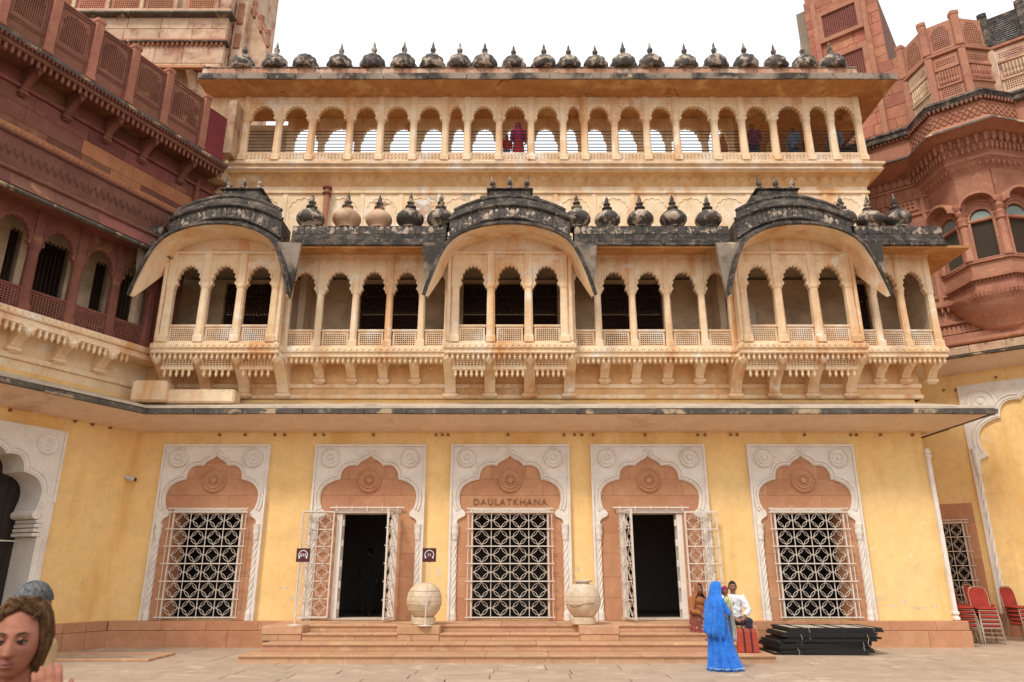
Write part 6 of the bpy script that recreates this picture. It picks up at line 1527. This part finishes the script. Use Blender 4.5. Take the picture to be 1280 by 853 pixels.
for q in range(120):                                # side falls
    sd_ = 1 if q % 2 else -1; x0 = hrnd.uniform(.066, .086); y0 = hrnd.uniform(-.045, .055); L = hrnd.uniform(.09, .19) if q % 2 else hrnd.uniform(.15, .25)
    pts = []
    for k_ in range(9):
        f = k_ / 8
        if f < .4: e_ = R(72) - R(62) * f / .4; rx_ = (x0 + .004) * math.cos(e_) ** .7; pts.append(P(sd_ * rx_, y0 + .012, .03 + .105 * math.sin(e_)))
        else: f2 = (f - .4) / .6; pts.append(P(sd_ * (x0 + .008 * math.sin(f2 * 3 + x0 * 90) - .016 * f2 * f2), y0 + .012 + .02 * f2 + .006 * math.sin(f2 * 4 + q), .045 - L * f2))
    (lk1 if hrnd.random() < .75 else lk2).tube(pts, [.002 + .0028 * math.sin(math.pi * (k_ + .5) / 9) for k_ in range(9)], 5)
put('hair_locks', lk1, HB, fw, smooth=80, kind='stuff'); put('hair_locks', lk2, HB2, fw, smooth=80, kind='stuff')
EYW = mat('shaded_eye_white', (.42, .38, .35), rough=.2, bump=0); IRI = mat('iris_brown', (.035, .02, .012), rough=.15, bump=0); LIP = mat('lip_red', (.24, .075, .06), rough=.4, bump=.1); BRW = mat('brow_brown', (.055, .028, .015), rough=.6, bump=0)  # eye whites greyed: the shade of the sockets is put into their colour
def face_y(x, z): return -.089 + 5.2 * x * x
for s_ in (-1, 1):
    ey = MB(); ell(ey, (0, 0, 0), .0125, .0120, .0115, 16); e = put('eye', ey, EYW, fw, loc=P(s_ * .031, -.0725, .0105), rot=(0, 0, FYAW), smooth=80)
    ir = MB(); ir.lathe([(.0062, .0102), (.0060, .0118), (.003, .0128), (.0001, .0130)], n=16, axis='y'); put('iris', ir, IRI, e, loc=(0, 0, 0), rot=(R(2), 0, R(-8)))
    up = [P(s_ * x, y_, z) for x, y_, z in ((.0165, -.0845, .011), (.023, -.0885, .0155), (.031, -.0890, .0175), (.039, -.0845, .0160), (.046, -.0765, .0125))]
    put('eyelid', MB().tube(up, [.002, .0036, .0042, .0038, .002], 6), BRW, fw, smooth=80)
    put('eyelid', MB().tube([p_ + Vector((0, -.0005, .0042)) for p_ in up], [.002, .0045, .0050, .0045, .002], 8), SK_L, fw, smooth=80)
    lo_ = [P(s_ * x, y_, z) for x, y_, z in ((.0165, -.0845, .010), (.024, -.0875, .0055), (.031, -.0872, .0040), (.039, -.0830, .006), (.046, -.0765, .0115))]
    put('eyelid', MB().tube(lo_, [.0012, .0016, .0016, .0015, .001], 6), BRW, fw, smooth=80)
    put('eyebrow', MB().tube([P(s_ * x, y_, z) for x, y_, z in ((.013, -.0945, .0335), (.024, -.0945, .0385), (.036, -.0905, .0400), (.047, -.0815, .0345))], [.0028, .0036, .0032, .0014], 6), BRW, fw, smooth=80)
ul = MB().tube([P(x, -.0985 + 10.5 * x * x - .0015 * (abs(x) < .004), -.0525 + .0022 * math.cos(x * 420) - 2.6 * x * x) for x in [-.023 + .046 * i / 12 for i in range(13)]], [.0012 + .0040 * math.sin(math.pi * i / 12) ** .7 for i in range(13)], 8)
put('upper_lip', ul, LIP, fw, smooth=80)
ll = MB().tube([P(x, -.0985 + 11. * x * x, -.0635 + 5.5 * x * x) for x in [-.021 + .042 * i / 12 for i in range(13)]], [.0012 + .0050 * math.sin(math.pi * i / 12) ** .7 for i in range(13)], 8)
put('lower_lip', ll, LIP, fw, smooth=80)

# --- person behind her: grey hair under a dark band, tan clothes
gp = standing((-2.62, 4.18, 0), R(150), 1.685, 'grey haired person in a tan top behind the brown haired woman', TAN, NAV, SK_D, hairm=mat('grey_hair', (.20, .20, .21), (.05, .05, .055), 22., 1., rough=.4, bump=.5, bsc=100))

ghm = mat('grey_strands', (.17, .165, .17), (.035, .035, .038), 60., 1., rough=.5, bump=.2); gl = MB()
for q in range(160):
    a = hrnd.uniform(0, 2 * math.pi); pts = []
    for k_ in range(7):
        e = R(86) - R(75) * k_ / 6; aa = a + .25 * math.sin(k_ * .8 + q)
        pts.append(Vector((.084 * math.cos(e) * math.cos(aa), -.002 + .106 * math.cos(e) * math.sin(aa), 1.614 + .126 * math.sin(e))) * (1.685 / 1.72))
    gl.tube(pts, [.0035, .004, .004, .004, .0035, .003, .002], 4)
put('hair_locks', gl, ghm, gp, smooth=80, kind='stuff')
bpy.data.scenes.remove(TMP)
